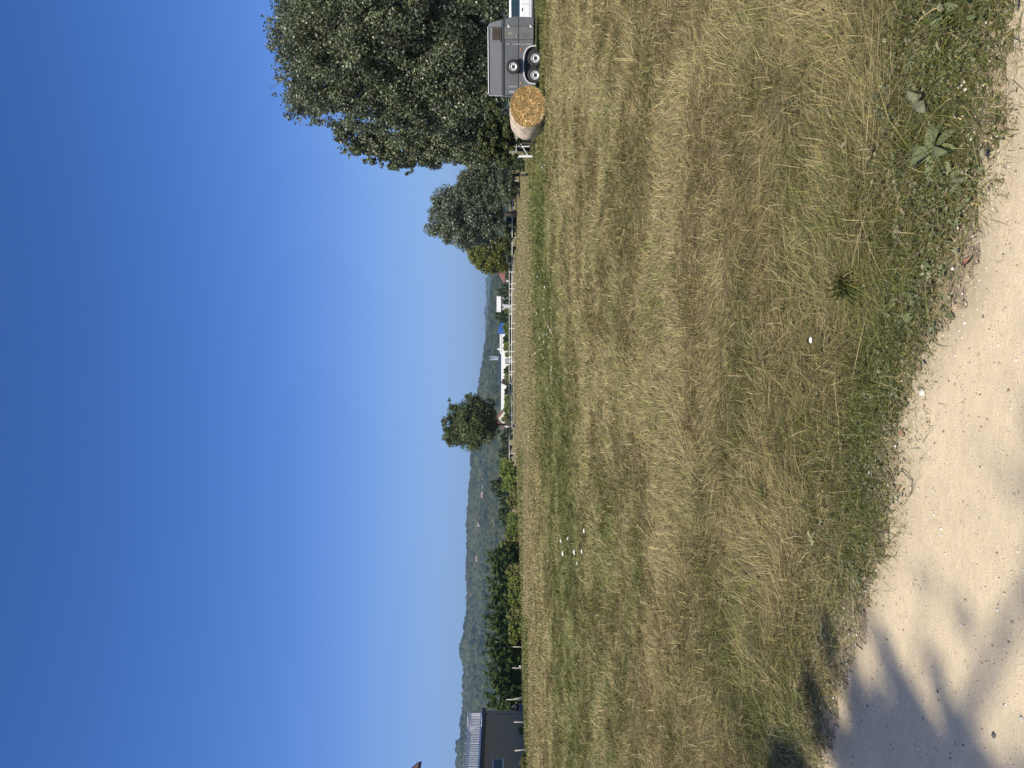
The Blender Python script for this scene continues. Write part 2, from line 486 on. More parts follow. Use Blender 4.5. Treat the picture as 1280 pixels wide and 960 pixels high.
# green leafy verge next to the road
X, Y = scatter_pts(170000, 2.2, 9, 1.9); d = edge_d(X, Y)
k = (rng.random(len(X)) < np.exp(-np.clip(d - 0.15, 0, 9) / 0.40)) & dens_ok(X, Y); X, Y = X[k], Y[k]; n = len(X)
blades("grass", X, Y, rng.random(n) * 6.28, np.abs(rng.normal(0.5, 0.35, n)), 0.02 + 0.03 * rng.random(n), 0.0028 + 0.004 * rng.random(n) ** 3,
       np.full(n, 0.16) + 0.3 * (fbm(X * 3, Y * 3, 95) > 0.55), "low green verge of grass and small leaves beside the road", curl=0.5)
# broad little leaves of the verge weeds
def leaflets(X, Y, L, w, col, lab):
    n = len(X); a = rng.random(n) * 6.28; e = np.abs(rng.normal(.25, .25, n)); roll = rng.normal(0, .45, n)
    d_ = np.stack([np.cos(a) * np.cos(e), np.sin(a) * np.cos(e), np.sin(e)], 1); sd = np.stack([-np.sin(a), np.cos(a), roll], 1)
    P = np.stack([X, Y, gz(X, Y) + .004 + .03 * rng.random(n) ** 2], 1)
    V = np.empty((n, 8, 3))
    for q, (t_, k_, dz) in enumerate(((0, 0, 0), (.3, 1, .10), (.3, -1, .10), (.42, 0, 0), (.7, .8, .05), (.7, -.8, .05), (.75, 0, -.04), (1, 0, -.22))):
        V[:, q] = P + d_ * (L * t_)[:, None] + sd * (w * .5 * k_)[:, None]; V[:, q, 2] += dz * L
    V[:, :, 2] = np.maximum(V[:, :, 2], gz(X, Y)[:, None] + .003)
    T = np.array([[0, 1, 3], [0, 3, 2], [1, 4, 6], [1, 6, 3], [2, 3, 6], [2, 6, 5], [4, 7, 6], [5, 6, 7]])[None] + np.arange(n)[:, None, None] * 8
    o = link("verge_weeds", np_mesh("verge_weeds", V.reshape(-1, 3), 3, T.reshape(-1, 3), np.repeat(col, 8, 0)), M_grass); setp(o, lab, "weeds", kind="stuff")
X, Y = scatter_pts(190000, 2.1, 6.5, 1.7); d = edge_d(X, Y); cl = fbm(X * 3.2, Y * 3.2, 97, 3)
wd = .52 + .14 * np.clip(X, -1, 1.5)
k = (d > -.06) & (rng.random(len(X)) < .85 * np.clip((d + .06) / .28, .05, 1) * np.exp(-(np.clip(d - .05, 0, 9) / wd) ** 2) * np.clip((cl - .33) * 5, .12, 1)); X, Y = X[k], Y[k]; n = len(X)
big = rng.random(n) < .11 * (X > .25)
cw = np.array([(.20, .205, .115), (.14, .155, .07), (.10, .12, .05), (.27, .25, .155), (.26, .20, .12)])[rng.choice(5, n, p=[.32, .28, .2, .12, .08])] * (.75 + .5 * rng.random((n, 1)))
Ll = (.008 + .017 * rng.random(n) ** 2.5) * np.where(big, 2.2, 1)
leaflets(X, Y, Ll, Ll * (.3 + .25 * rng.random(n)), cw, "mat of small grey-green weeds along the road's edge")
# far meadow, as coarser tufts
X, Y = scatter_pts(210000, 34, 178, 1.35, .60, 2); n = len(X)
blades("grass", X, Y, rng.random(n) * 6.28, np.abs(rng.normal(.6, .4, n)), (0.10 + 0.14 * rng.random(n)) * (1 - .25 * (Y > 60)), (.0007 * Y) * (.5 + rng.random(n)), np.clip(dryness(X, Y) + rng.normal(0, .1, n), 0, .93),
       "far part of the meadow, short dry grass up to the fences", curl=0.6)
# lusher green grass round the trailer and the bale, and at the foot of the hedge
def lush(y0, y1, D0, D1, n, L, dry_, lab):
    yy = y0 + (y1 - y0) * rng.random(n); D = D0 + (D1 - D0) * rng.random(n) ** .8; X = (480 - yy) * D / F
    blades("grass", X, D, rng.random(n) * 6.28, np.abs(rng.normal(1.0, .35, n)), L * (.5 + .7 * rng.random(n)), .0007 * D * (.5 + rng.random(n)), np.full(n, dry_), lab, curl=0.5)
lush(-60, 125, 33.6, 42, 24000, .22, .15, "lush green grass round the trailer's wheels")
lush(125, 215, 34, 62, 14000, .2, .3, "greener grass left of the hay bale")
lush(770, 1000, 60, 76, 26000, .32, .22, "weedy green grass at the foot of the hedge and house")
lush(560, 800, 78, 120, 22000, .35, .3, "taller grass under the row of bushes")
X, Y = scatter_pts(9000, 2.0, 6, 1.5); d = edge_d(X, Y); k = (d < .3) & (rng.random(len(X)) < np.exp(-np.abs(d) / .12)); X, Y = X[k], Y[k]; n = len(X)
blades("grass", X, Y, rng.random(n) * 6.28, np.abs(rng.normal(.1, .1, n)), .015 + .04 * rng.random(n), np.full(n, .0018), np.full(n, .8), "dry clippings scattered on the dirt along the road edge", curl=.2, z0=.004)
# long single straws
X, Y = scatter_pts(5000, 2.6, 18, 1.4); k = edge_d(X, Y) > 0.35; X, Y = X[k], Y[k]; n = len(X)
blades("grass", X, Y, flow(X, Y) + rng.normal(0, .9, n), np.abs(rng.normal(.18, .15, n)), 0.2 + 0.25 * rng.random(n), np.maximum(.0028, .0006 * Y), np.full(n, .82),
       "long bleached straws lying loose on the meadow", curl=0.2, z0=0.02)

#==PART2==
# ------------------------------------------------------------------ hills
def ridge_main(y):
    return np.interp(y, [100, 250, 340, 400, 440, 460, 475, 490, 520, 560, 600, 630, 650, 690, 715, 765, 775, 790, 800, 807, 815, 824, 829, 840, 848, 860, 890, 905, 921, 926, 935, 945, 960, 1050, 1150],
                        [626, 624, 617, 611, 606, 602.5, 600, 598, 594, 589.5, 588, 585.5, 583, 584, 583, 584, 581, 579.5, 577.5, 575.5, 574.5, 575.5, 579, 580, 578, 578.5, 578, 576, 576, 571.5, 570.5, 571, 570, 568, 574])
def ridge_far(y):
    return np.interp(y, [60, 250, 330, 350, 375, 390, 400, 415, 440, 470, 520, 620], [617, 614, 610, 608.5, 607.5, 606, 606.3, 607, 607.5, 608, 612, 620])

def canopy(x, y, cell, rad, hgt, seed):
    """domes of single crowns seen from afar"""
    ix, iy = np.floor(x / cell), np.floor(y / cell)
    best = np.zeros_like(x); cid = np.zeros_like(x)
    for dx in (-1, 0, 1):
        for dy in (-1, 0, 1):
            jx, jy = ix + dx, iy + dy
            cx = (jx + h2(jx, jy, seed)) * cell; cy = (jy + h2(jx, jy, seed + 1)) * cell
            r = rad * (0.6 + 0.8 * h2(jx, jy, seed + 2))
            dd = ((x - cx) ** 2 + (y - cy) ** 2) / r ** 2
            hh = np.sqrt(np.clip(1 - dd, 0, 1)) * hgt * (0.5 + h2(jx, jy, seed + 3))
            m = hh > best; best = np.where(m, hh, best); cid = np.where(m, h2(jx, jy, seed + 4), cid)
    return best, cid

def hill(name, ridge, d0, dr_, d1, seed, nth, nd, cell, hgt, lab, colr):
    ys = np.linspace(-330, 1190, nth); ds = np.concatenate([np.linspace(d0, dr_, nd), np.linspace(dr_ + 15, d1, 12)])
    YY, DD = np.meshgrid(ys, ds)
    YY, DD = YY.ravel(), DD.ravel()
    X = (480 - YY) * DD / F
    Hr = CH + (HZ - ridge(YY)) * dr_ / F - hgt * 0.8
    t = np.clip((DD - d0) / (dr_ - d0), 0, 1)
    s = t ** 1.15 * (1 - 0.0 * t)
    Z = Hr * s + (fbm(X / 260, DD / 260, seed, 4) - 0.5) * 34 * np.sin(np.pi * t)
    back = np.clip((DD - dr_) / (d1 - dr_), 0, 1); Z = Z * (1 - 0.8 * back) - 3 * (t <= 0)
    bump, cid = canopy(X, DD, cell, cell * 0.72, hgt, seed)
    clear = fbm(X / 90, DD / 60, seed + 9, 4)
    meadow = np.clip((clear - 0.72) * 16, 0, 1) * np.clip(t * 3, 0, 1)
    Z = Z + bump * (1 - meadow) * np.clip(t * 30, 0, 1)
    c = mixc(colr[0], colr[1], np.clip(cid * 0.9 + (fbm(X / 120, DD / 120, seed + 5, 3) - .5) * 1.2, 0, 1))
    c = c * (1 - meadow[:, None]) + np.array((0.11, 0.105, 0.06)) * meadow[:, None]
    J = np.arange(len(ys) * len(ds)).reshape(len(ds), len(ys))
    q = np.stack([J[:-1, :-1], J[1:, :-1], J[1:, 1:], J[:-1, 1:]], -1).reshape(-1, 4)
    o = link(name, np_mesh(name, np.stack([X, DD, Z], 1), 4, q, c, False), M_hill)
    setp(o, kind="structure"); return o
M_hill = leaf_mat("forest_canopy", 0.0, 0.0, 0.95)
hill("hills", ridge_main, 1150, 2300, 2900, 101, 1900, 330, 11.5, 8.5, "", ((0.020, 0.029, 0.016), (0.072, 0.078, 0.038)))
hill("hills", ridge_far, 3300, 4300, 5200, 131, 900, 90, 22.0, 11, "", ((0.03, 0.045, 0.03), (0.08, 0.09, 0.06)))

# ------------------------------------------------------------------ haze
mb = MB(); mb.box((0, 2500, 199), (15000, 8600, 410))
hz = mb.build("haze", None); setp(hz, kind="stuff", label="thin summer haze over the far hills", cat="haze")
hm = bpy.data.materials.new("haze_air"); hm.use_nodes = True
for n_ in list(hm.node_tree.nodes):
    if n_.type == 'BSDF_PRINCIPLED': hm.node_tree.nodes.remove(n_)
pv = hm.node_tree.nodes.new("ShaderNodeVolumePrincipled")
pv.inputs["Color"].default_value = (0.36, 0.60, 1.0, 1)
pv.inputs["Density"].default_value = HAZE = 0.00008
pv.inputs["Anisotropy"].default_value = 0.0
hm.node_tree.links.new(pv.outputs[0], hm.node_tree.nodes["Material Output"].inputs["Volume"])
hz.data.materials.append(hm)

# ------------------------------------------------------------------ foliage
def leaf_cloud(blobs, n, size, pal, seed, clumps=14, cr=0.32, shell=(0.5, 1.0), vary=0.3, under=None, droop=0.0, zs=0.75):
    """blobs (m,6): centre and radii. Returns verts, faces, colours of n rhombic leaves gathered in clumps."""
    r = np.random.default_rng(seed)
    B = np.asarray(blobs, float)
    wgt = (B[:, 3] * B[:, 5]) ** 1.0; wgt /= wgt.sum()
    nc = max(6, int(clumps * len(B)))
    bi = r.choice(len(B), nc, p=wgt)
    d = r.normal(size=(nc, 3)); d /= np.linalg.norm(d, axis=1)[:, None]
    rr = shell[0] + (shell[1] - shell[0]) * r.random(nc) ** 0.6
    cc = B[bi, :3] + d * B[bi, 3:] * rr[:, None]
    csz = B[bi, 3:].mean(1) * cr * (0.6 + 0.8 * r.random(nc))
    ctint = 1 + vary * (r.random(nc) - 0.5) * 2
    w2 = csz ** 2; w2 /= w2.sum()
    li = r.choice(nc, n, p=w2)
    off = r.normal(size=(n, 3)); off /= np.linalg.norm(off, axis=1)[:, None]
    off *= (r.random(n) ** 0.45)[:, None]
    off[:, 2] *= zs
    C = cc[li] + off * csz[li][:, None]
    a = r.normal(size=(n, 3)); a[:, 2] -= droop; a /= np.linalg.norm(a, axis=1)[:, None]
    nrm = off * 0.8 + np.array((0, 0, 0.5)) + r.normal(size=(n, 3)) * 0.7
    b = np.cross(nrm, a); b /= (np.linalg.norm(b, axis=1)[:, None] + 1e-9)
    s = size * (0.6 + 0.8 * r.random(n))[:, None]
    V = np.stack([C - a * s * 0.55, C + b * s * 0.38, C + a * s * 0.55, C - b * s * 0.38], 1).reshape(-1, 3)
    pal = np.asarray(pal); c = pal[r.integers(0, len(pal), n)] * ctint[li][:, None] * (0.8 + 0.4 * r.random((n, 1)))
    if under is not None:
        u = r.random(n) < under[1]; c[u] = np.asarray(under[0]) * (0.7 + 0.6 * r.random((u.sum(), 1)))
    return V, np.arange(4 * n).reshape(-1, 4), np.repeat(c, 4, 0)

def crown(parent, name, blobs, n, size, pal, seed, m=None, **k):
    V, Fc, c = leaf_cloud(blobs, n, size, pal, seed, **k)
    return link(name, np_mesh(name, V, 4, Fc, c), m or M_leaf, parent)

def trunk_of(parent, base, top, r0, r1, blobs, seed, limbs=10, name="trunk"):
    """tapered stem with limbs reaching into the crown's clumps, local coordinates"""
    r = random.Random(seed); mb = MB()
    base, top = Vector(base), Vector(top); pts = []
    for i in range(7):
        t = i / 6; p = base.lerp(top, t) + Vector((r.uniform(-1, 1), r.uniform(-1, 1), 0)) * r0 * 0.6 * (0 < i < 6)
        pts.append(p)
    mb.tube(pts, [r0 * (1.35 if i == 0 else 1) * (1 - i / 6) + r1 * i / 6 for i in range(7)], 9)
    bl = list(blobs); r.shuffle(bl)
    for q in bl[:limbs]:
        c = Vector(q[:3]); t = min(0.9, max(0.25, (c.z - base.z) / max(0.1, top.z - base.z) - 0.25))
        s = base.lerp(top, t); mid = s.lerp(c, 0.55) + Vector((0, 0, -0.06 * (c - s).length))
        rr = (r0 * (1 - t) + r1 * t) * 0.55
        mb.tube([s, mid, c], [rr, rr * 0.6, rr * 0.2], 6)
    return mb.build(name, M_bark, parent)

def tree_px(name, lab, cat, discs, D, base_y, n, size, pal, seed, m=None, group=None, tr=0.28, depth=1.0, trunk_y=None, base_v=None, limbs=10, **k):
    """discs are (row v, row y, radius) read off the photo, stood up as blobs of real depth at distance D"""
    b0 = at(base_y, D); b0.z = gz1(b0.x, b0.y) if D < 170 else 0
    root = thing(name, b0, lab, cat, group)
    r = random.Random(seed); bl = []
    xm = sum(q[1] * q[2] for q in discs) / sum(q[2] for q in discs)
    for v, y, rad in discs:
        p = at(y, D, v); R_ = rad * D / F
        dep = r.uniform(-0.5, 0.5) * R_ * depth
        bl.append((p.x - b0.x, dep, p.z - b0.z, R_, R_ * 0.95, R_))
    crown(root, "crown", bl, n, size, pal, seed, m, **k)
    ztop = max(q[2] for q in bl)
    xt = sum(q[0] * q[3] for q in bl) / sum(q[3] for q in bl)
    trunk_of(root, (0, 0, -0.1), (xt * 0.8, 0, ztop * 0.92), tr, tr * 0.15, bl, seed, limbs)
    return root

P_pop = [(0.10, 0.125, 0.055), (0.13, 0.16, 0.075), (0.17, 0.195, 0.11), (0.075, 0.095, 0.04), (0.22, 0.235, 0.15)]
tree_px("poplar_tree", "huge silver-leaved poplar towering behind the grey horse trailer", "tree",
        [(352, 22, 20), (333, 34, 8), (331, 18, 8), (334, 52, 7), (346, 121, 7), (352, 137, 7), (343, 95, 8), (346, 78, 8), (342, 108, 6), (372, 152, 8), (380, 158, 6), (345, 50, 14), (360, 70, 18), (368, 48, 32), (368, 92, 24), (366, 112, 20), (388, 118, 30), (425, 138, 26), (372, 128, 22), (385, 5, 40), (400, 65, 42), (410, 110, 40), (398, 146, 15), (430, 20, 55), (450, 90, 50), (455, 140, 32),
         (480, 40, 55), (495, 110, 50), (505, 155, 30), (535, 10, 60), (545, 75, 60), (560, 120, 48), (590, 30, 50), (600, 90, 42), (610, 125, 32), (620, 55, 30),
         (440, -45, 55), (500, -50, 60), (560, -50, 60), (610, -40, 45), (390, -35, 35)],
        46, 40, 500000, 0.128, P_pop, 11, M_poplar, tr=0.42, depth=1.4, clumps=80, cr=0.19, vary=.5, zs=1.6, under=((0.25, 0.265, 0.225), 0.09), limbs=22, shell=(0.35, 1.0))
tree_px("poplar_tree", "second silver-leaved poplar, its lower crown leaning out left above the hay bale", "tree",
        [(428, 186, 7), (436, 192, 6), (462, 200, 8), (478, 204, 7), (498, 211, 7), (512, 214, 6), (432, 168, 14), (448, 180, 14), (470, 175, 22), (500, 188, 22), (528, 190, 17), (540, 170, 34), (570, 188, 20), (590, 172, 32), (602, 200, 13), (615, 160, 24), (628, 172, 16)],
        50, 160, 190000, 0.128, P_pop, 12, M_poplar, tr=0.25, depth=1.4, clumps=70, cr=0.22, vary=.5, zs=1.5, under=((0.25, 0.265, 0.225), 0.09), shell=(0.35, 1.0))
P_yg = [(0.18, 0.19, 0.04), (0.24, 0.23, 0.05), (0.12, 0.15, 0.03), (0.09, 0.11, 0.03)]
P_wil = [(0.09, 0.115, 0.055), (0.13, 0.155, 0.08), (0.17, 0.19, 0.12), (0.065, 0.085, 0.04)]
tree_px("shrub", "yellow-green shrub under the poplars, just left of the hay bale", "shrub",
        [(612, 168, 14), (618, 184, 16), (630, 176, 14), (628, 195, 13), (640, 190, 8), (604, 186, 9), (630, 160, 14), (618, 140, 12)], 42, 180, 30000, 0.13, [(0.09, 0.11, 0.035), (0.13, 0.14, 0.05), (0.06, 0.08, 0.03)], 13, tr=0.08, clumps=18, cr=0.3)
tree_px("willow_tree", "bushy grey-green tree with drooping twigs behind the low white rail, nearest the poplars", "tree",
        [(600, 212, 14), (590, 226, 18), (612, 208, 16), (612, 232, 20), (628, 215, 15), (632, 236, 14), (642, 230, 8), (643, 241, 6), (580, 238, 12), (600, 244, 12)],
        100, 218, 85000, 0.17, P_wil, 14, tr=0.25, clumps=80, cr=0.34, under=((0.30, 0.32, 0.27), 0.08))
tree_px("silver_tree", "broad silver-green tree with a dark slanting trunk behind the low white rail", "tree",
        [(545, 266, 11), (540, 286, 10), (556, 250, 16), (560, 280, 18), (572, 262, 24), (580, 298, 14), (590, 250, 20), (592, 280, 22), (608, 262, 20), (606, 292, 14), (615, 245, 12), (618, 278, 12), (562, 296, 10)],
        135, 268, 130000, 0.24, P_wil, 15, M_poplar, tr=0.45, clumps=90, cr=0.36, under=((0.30, 0.33, 0.30), 0.14))
tree_px("walnut_tree", "rounded yellow-green tree at the end of the tree line above the fence", "tree",
        [(598, 306, 11), (596, 318, 10), (603, 328, 9), (610, 337, 7), (612, 314, 13), (618, 326, 12), (624, 308, 11), (628, 334, 7), (590, 310, 7)],
        150, 310, 60000, 0.25, P_yg, 16, tr=0.28, clumps=80, cr=0.45)
tree_px("lone_tree", "round dark green tree standing alone in the middle of the fence line", "tree",
        [(562, 530, 11), (565, 546, 12), (585, 535, 24), (598, 525, 20), (572, 520, 14), (574, 540, 15), (590, 505, 13), (590, 528, 20), (590, 549, 12), (583, 556, 6), (605, 515, 13), (604, 540, 14), (614, 524, 10), (612, 505, 8), (608, 554, 5), (566, 505, 8), (587, 498, 7), (617, 538, 8)],
        165, 532, 90000, 0.29, [(0.08, 0.105, 0.03), (0.11, 0.14, 0.045), (0.15, 0.175, 0.06), (0.055, 0.075, 0.025)], 17, tr=0.3, clumps=60, cr=0.33, vary=0.5)

# bushes: three prototypes, copied
def bush_proto(seed, pal, n=5200, size=0.16, m=None):
    r = random.Random(seed)
    bl = [(r.uniform(-.5, .5), r.uniform(-.35, .35), r.uniform(.2, .74), .40, .42, .32) for _ in range(9)] + [(0, 0, .35, .75, .6, .42)]
    root = thing("bush", (0, 0, -500), "x", "bush")
    crown(root, "foliage", bl, n, size, pal, seed, m, clumps=7, cr=0.42, shell=(0.3, 1.0), vary=0.35)
    mb = MB()
    for q in bl[:4]:
        mb.tube([(0, 0, -0.1), (q[0] * .5, q[1] * .5, q[2] * .5), (q[0], q[1], q[2])], [.03, .02, .008], 5)
    mb.build("stem", M_bark, root)
    return root
PB = {"d": bush_proto(31, [(0.045, 0.07, 0.025), (0.06, 0.085, 0.03), (0.085, 0.105, 0.04)], size=0.13),
      "g": bush_proto(32, [(0.16, 0.21, 0.035), (0.21, 0.25, 0.05), (0.12, 0.15, 0.035)], size=0.12),
      "y": bush_proto(33, [(0.20, 0.21, 0.055), (0.15, 0.18, 0.05), (0.24, 0.22, 0.08)], size=0.12),
      "b": bush_proto(34, [(0.13, 0.10, 0.06), (0.09, 0.085, 0.045), (0.16, 0.13, 0.08)], size=0.12)}
first = {k: True for k in PB}
def bush(kind, v0, v1, y0, y1, D, lab, group=None, name="bush", cat="bush"):
    p = at((y0 + y1) / 2, D); w = 1.12 * (y1 - y0) * D / F; zt = CH - (v0 - HZ) * D / F
    zb = CH - (v1 - HZ) * D / F
    p.z = zb if D > 170 else gz1(p.x, p.y)
    h = zt - p.z
    src = PB[kind]
    rz = random.choice([0, .4, -.5, 3.1, 2.7, 3.6])
    sc = (w / 1.75, max(w / 1.9, 0.6 * h), h / 1.05)
    if first[kind]:
        first[kind] = False; src.location = p; src.rotation_euler.z = rz; src.scale = sc; src["label"] = lab; src["category"] = cat; src.name = name
        if group: src["group"] = group
        return src
    o = dup(src, p, rz, sc, lab, group, cat); o.name = name
    return o

GB = "bushes along the far fence"
BUSH = [
 # kind, v0, v1, y0, y1, D, label
 ("d", 620, 638, 354, 371, 330, "rounded green treetop between the red-roofed shed and the white house"),
 ("d", 626, 640, 372, 381, 300, "dark bush in front of the white house, at its right end"),
 ("d", 616, 639, 389, 405, 320, "tall dark bush covering the left end of the white house"),
 ("g", 628, 640, 402, 417, 260, "low green bush below the blue sheeting"),
 ("d", 627, 640, 414, 431, 270, "dark bush at the right end of the long white hall"),
 ("g", 629, 640, 428, 441, 265, "rounded bush against the long white hall, left of its first gap"),
 ("g", 631, 640, 439, 447, 262, "small bush just right of the little grey building"),
 ("d", 628, 640, 456, 468, 268, "dark bush just left of the little grey building"),
 ("g", 630, 640, 466, 477, 262, "low green bush in front of the long white hall, before the brown one"),
 ("b", 626, 638, 473, 481, 275, "brownish bush in front of the long white hall"),
 ("d", 629, 640, 480, 495, 262, "dark bush left of the brownish one"),
 ("g", 630, 640, 492, 506, 255, "low green bush below the left end of the long hall"),
 ("g", 629, 641, 503, 520, 250, "spreading green bush behind the rail, right of the lone tree"),
 ("y", 627, 640, 518, 532, 250, "yellowish bush in front of the red-roofed gable house"),
 ("d", 623, 639, 534, 556, 250, "broad dark bush just left of the lone tree's trunk"),
 ("b", 625, 638, 554, 566, 245, "rust-brown bush behind the rail, left of the lone tree"),
 ("d", 621, 638, 560, 578, 240, "dark rounded bush left of the rust-brown bush"),
 ("g", 624, 638, 572, 592, 215, "green bush behind the bright round one"),
 ("g", 624, 646, 577, 602, 140, "bright green round bush at the end of the rail"),
 ("g", 626, 646.5, 596, 617, 132, "bright green bush touching the left side of the round one"),
 ("y", 633, 646.5, 612, 637, 125, "low yellow-green bush before the gap in the bushes"),
 ("d", 610, 640, 598, 624, 235, "tall round dark tree rising behind the bright bushes"),
 ("d", 622, 640, 616, 634, 230, "dark thicket left of the tall round dark tree"),
 ("d", 620, 642, 632, 660, 220, "wide dark thicket behind the gap in the bushes"),
 ("g", 633, 649, 640, 658, 112, "green bush left of the gap in the bushes"),
 ("g", 631, 649.5, 655, 676, 108, "green bush, second left of the gap"),
 ("y", 625, 650, 668, 692, 104, "light green bush reaching up at the start of the hedge trees"),
 ("g", 629, 651.5, 686, 706, 98, "leafy bush in front of the first hedge trees"),
 ("y", 632, 653, 702, 724, 92, "pale green bush in front of the hedge trees, fourth left of the gap"),
 ("g", 634, 653.5, 720, 742, 88, "green bush in front of the hedge trees, fifth left of the gap"),
 ("g", 635, 654, 738, 760, 86, "green bush in front of the hedge trees, sixth left of the gap"),
 ("y", 633, 654, 756, 780, 84, "light green bush in front of the hedge trees, seventh left of the gap"),
 ("g", 635, 654, 775, 806, 82, "last leafy bush right of the first white post"),
 ("g", 647, 658, 907, 922, 69, "small bush at the foot of the grey house wall between two posts"),
 ("y", 650, 661, 944, 966, 62, "weedy bush at the foot of the house wall by the leaning post"),
 ("d", 632, 640, 330, 352, 200, "dark low bush below the red-roofed shed"),
 ("d", 631, 641, 296, 332, 190, "dark undergrowth bush beneath the yellow-green tree"),
 ("d", 624, 642, 205, 262, 160, "dark thicket behind the drooping grey-green tree"),
]
BUSH += [("d", 627, 643, 262, 298, 146, "dark green bush beneath the broad silver-green tree"), ("g", 630, 640, 384, 392, 290, "small green bush in front of the white house, below its left windows"), ("d", 640, 660, 166, 192, 58, "dark low bush behind the white barrier"), ("d", 637, 655, 196, 214, 72, "low dark bush between the white barrier and the drooping tree"), ("g", 632, 664, 95, 135, 52, "green bush behind the hay bale and trailer tail"), ("d", 628, 664, -60, 30, 50, "dark undergrowth bush behind the white car")]
for b in BUSH: bush(b[0], b[1], b[2], b[3], b[4], b[5], b[6], GB, "bush")
# dark dead-topped conifer tip above the bright bush
p = at(594.5, 240); t = thing("brown_conifer", p, "thin brown pointed tree top sticking up above the bright green bushes", "tree")
zt = CH + 19 * .25; bl = [(0, 0, zt * q, 0.95 * (1.05 - q) + .1, 0.95 * (1.05 - q) + .1, .45) for q in np.linspace(.15, .98, 9)]
crown(t, "crown", bl, 1500, 0.16, [(0.30, 0.21, 0.09), (0.22, 0.16, 0.08), (0.36, 0.27, 0.13)], 41, clumps=10, cr=.6)
trunk_of(t, (0, 0, -.1), (0, 0, zt * .9), .12, .03, bl, 3, 0)

# tidy row of young trees (hedge) by the house
def hedge_proto(seed):
    r = random.Random(seed); bl = []
    for q in np.linspace(.12, .98, 11):
        w = .42 * (1 - .72 * q ** 3) * r.uniform(.88, 1.06)
        bl.append((r.uniform(-.10, .10), r.uniform(-.12, .12), q * 3.9, w * 1.5, w * 1.6, .36))
    root = thing("hedge_tree", (0, 0, -500), "x", "tree")
    crown(root, "crown", bl, 11000, 0.10, [(0.065, 0.105, 0.022), (0.095, 0.15, 0.03), (0.135, 0.19, 0.04), (0.045, 0.07, 0.02)], seed, clumps=18, cr=.42, vary=.4)
    trunk_of(root, (0, 0, -.1), (0, 0, 3.5), .06, .015, bl, seed, 8)
    return root
HP = [hedge_proto(51), hedge_proto(52), hedge_proto(53)]
hy = [882, 868, 855, 842, 830, 818, 806, 794, 783, 771, 759, 748, 736, 724, 712, 701, 691]
ordn = ["first", "second", "third", "fourth", "fifth", "sixth", "seventh", "eighth", "ninth", "tenth", "eleventh", "twelfth", "thirteenth", "fourteenth", "fifteenth", "sixteenth", "seventeenth"]
hv = [607.5, 606, 607, 604.5, 607, 603.5, 605, 607, 606, 602.5, 608, 607, 609, 607.5, 608.5, 607, 608]
for i, (y, v) in enumerate(zip(hy, hv)):
    D = 77 + i * 1.3 + random.uniform(-.3, .3)
    p = at(y, D); h = CH + (HZ - v) * D / F
    s = h / 3.95; ws = 1.22
    lab = f"dark green upright tree, {ordn[i]} in the hedge row counting from the grey house"
    if i < 3:
        o = HP[i]; o.location = p; o.rotation_euler.z = random.uniform(0, 6); o.scale = (s * ws, s * ws, s); o["label"] = lab; o["group"] = "upright trees of the hedge row"
    else:
        dup(HP[i % 3], p, random.uniform(0, 6), (s * ws * random.uniform(.92, 1.12),) * 2 + (s,), lab, "upright trees of the hedge row")

# ------------------------------------------------------------------ white rail fences
def fence(name, lab, path, rails, posts, hpost, w=0.07, m=None):
    """path: (y, D); posts: list of y"""
    m = m or M_white
    root = thing(name, at(path[0][0], path[0][1]), lab, "fence")
    o0 = root.location.copy()
    ys = [q[0] for q in path]; Ds = [q[1] for q in path]
    def P(y): return at(y, float(np.interp(y, ys, Ds)))
    for h, rw in rails:
        mb = MB(); yy = list(np.linspace(ys[0], ys[-1], 40))
        mb.tube([P(y) - o0 + Vector((0, 0, h + 0.015 * math.sin(y * .7))) for y in yy], [rw] * 40, 6)
        mb.build("rail", m, root)
    for y in posts:
        mb = MB(); p = P(y) - o0; hh = hpost * random.uniform(.97, 1.03)
        mb.box((p.x, p.y, hh / 2 - .05), (w, w, hh + .1), bevel=.008); mb.build("post", m, root)
    return root
fence("rail_fence", "long white post-and-rail fence with one high rail, in front of the far white buildings", [(336, 172), (590, 172)],
      [(1.32, .055)], [340, 361, 386.5, 410.5, 439.5, 464.5, 490.5, 516, 542.5, 567], 1.42, .12)
fence("rail_fence", "low white fence with a single rail, running beneath the trees and the high rail", [(204, 112), (245, 135), (330, 152), (480, 172.6), (532, 150)],
      [(.80, .075)], [226, 268.5, 297, 325.5, 354.5, 381, 404, 427, 452, 478, 505, 531], .9, .10)
fence("rail_fence", "thin pale wooden rail on grey posts behind the gap in the bushes", [(604, 150), (690, 118)], [(1.15, .05)], [646, 661.5, 675], 1.2, .10, M_postwood)
fence("rail_fence", "thin pale two-railed fence behind the white barrier, left of the hay bale", [(150, 78), (212, 104)], [(.95, .03), (.55, .02)], [168, 183, 204.8], 1.2, .06)

# white corner frame left of the bale
base = at(195.5, 46.5); base.z = gz1(base.x, base.y)
t = thing("white_barrier", base, "white wooden barrier with a thick end post, left of the hay bale", "barrier")
mb = MB(); mb.box((0, 0, .52), (.12, .12, 1.1), bevel=.01); mb.build("post", M_white, t)
q = at(183, 47.2) - base; mb = MB(); mb.box((q.x, q.y, .62), (.06, .06, .8), bevel=.01); mb.build("post", M_white, t)
q3 = at(160, 48.5) - base; mb = MB(); mb.box((q3.x, q3.y, .52), (.10, .10, 1.1), bevel=.01); mb.build("post", M_white, t)
mb = MB(); mb.bar((0, 0, 1.05), (q3.x, q3.y, 1.05), .08); mb.build("rail", M_white, t)
mb = MB(); mb.bar((0.05, -.05, .35), (.9, .2, .82), .035); mb.build("brace", M_white, t)
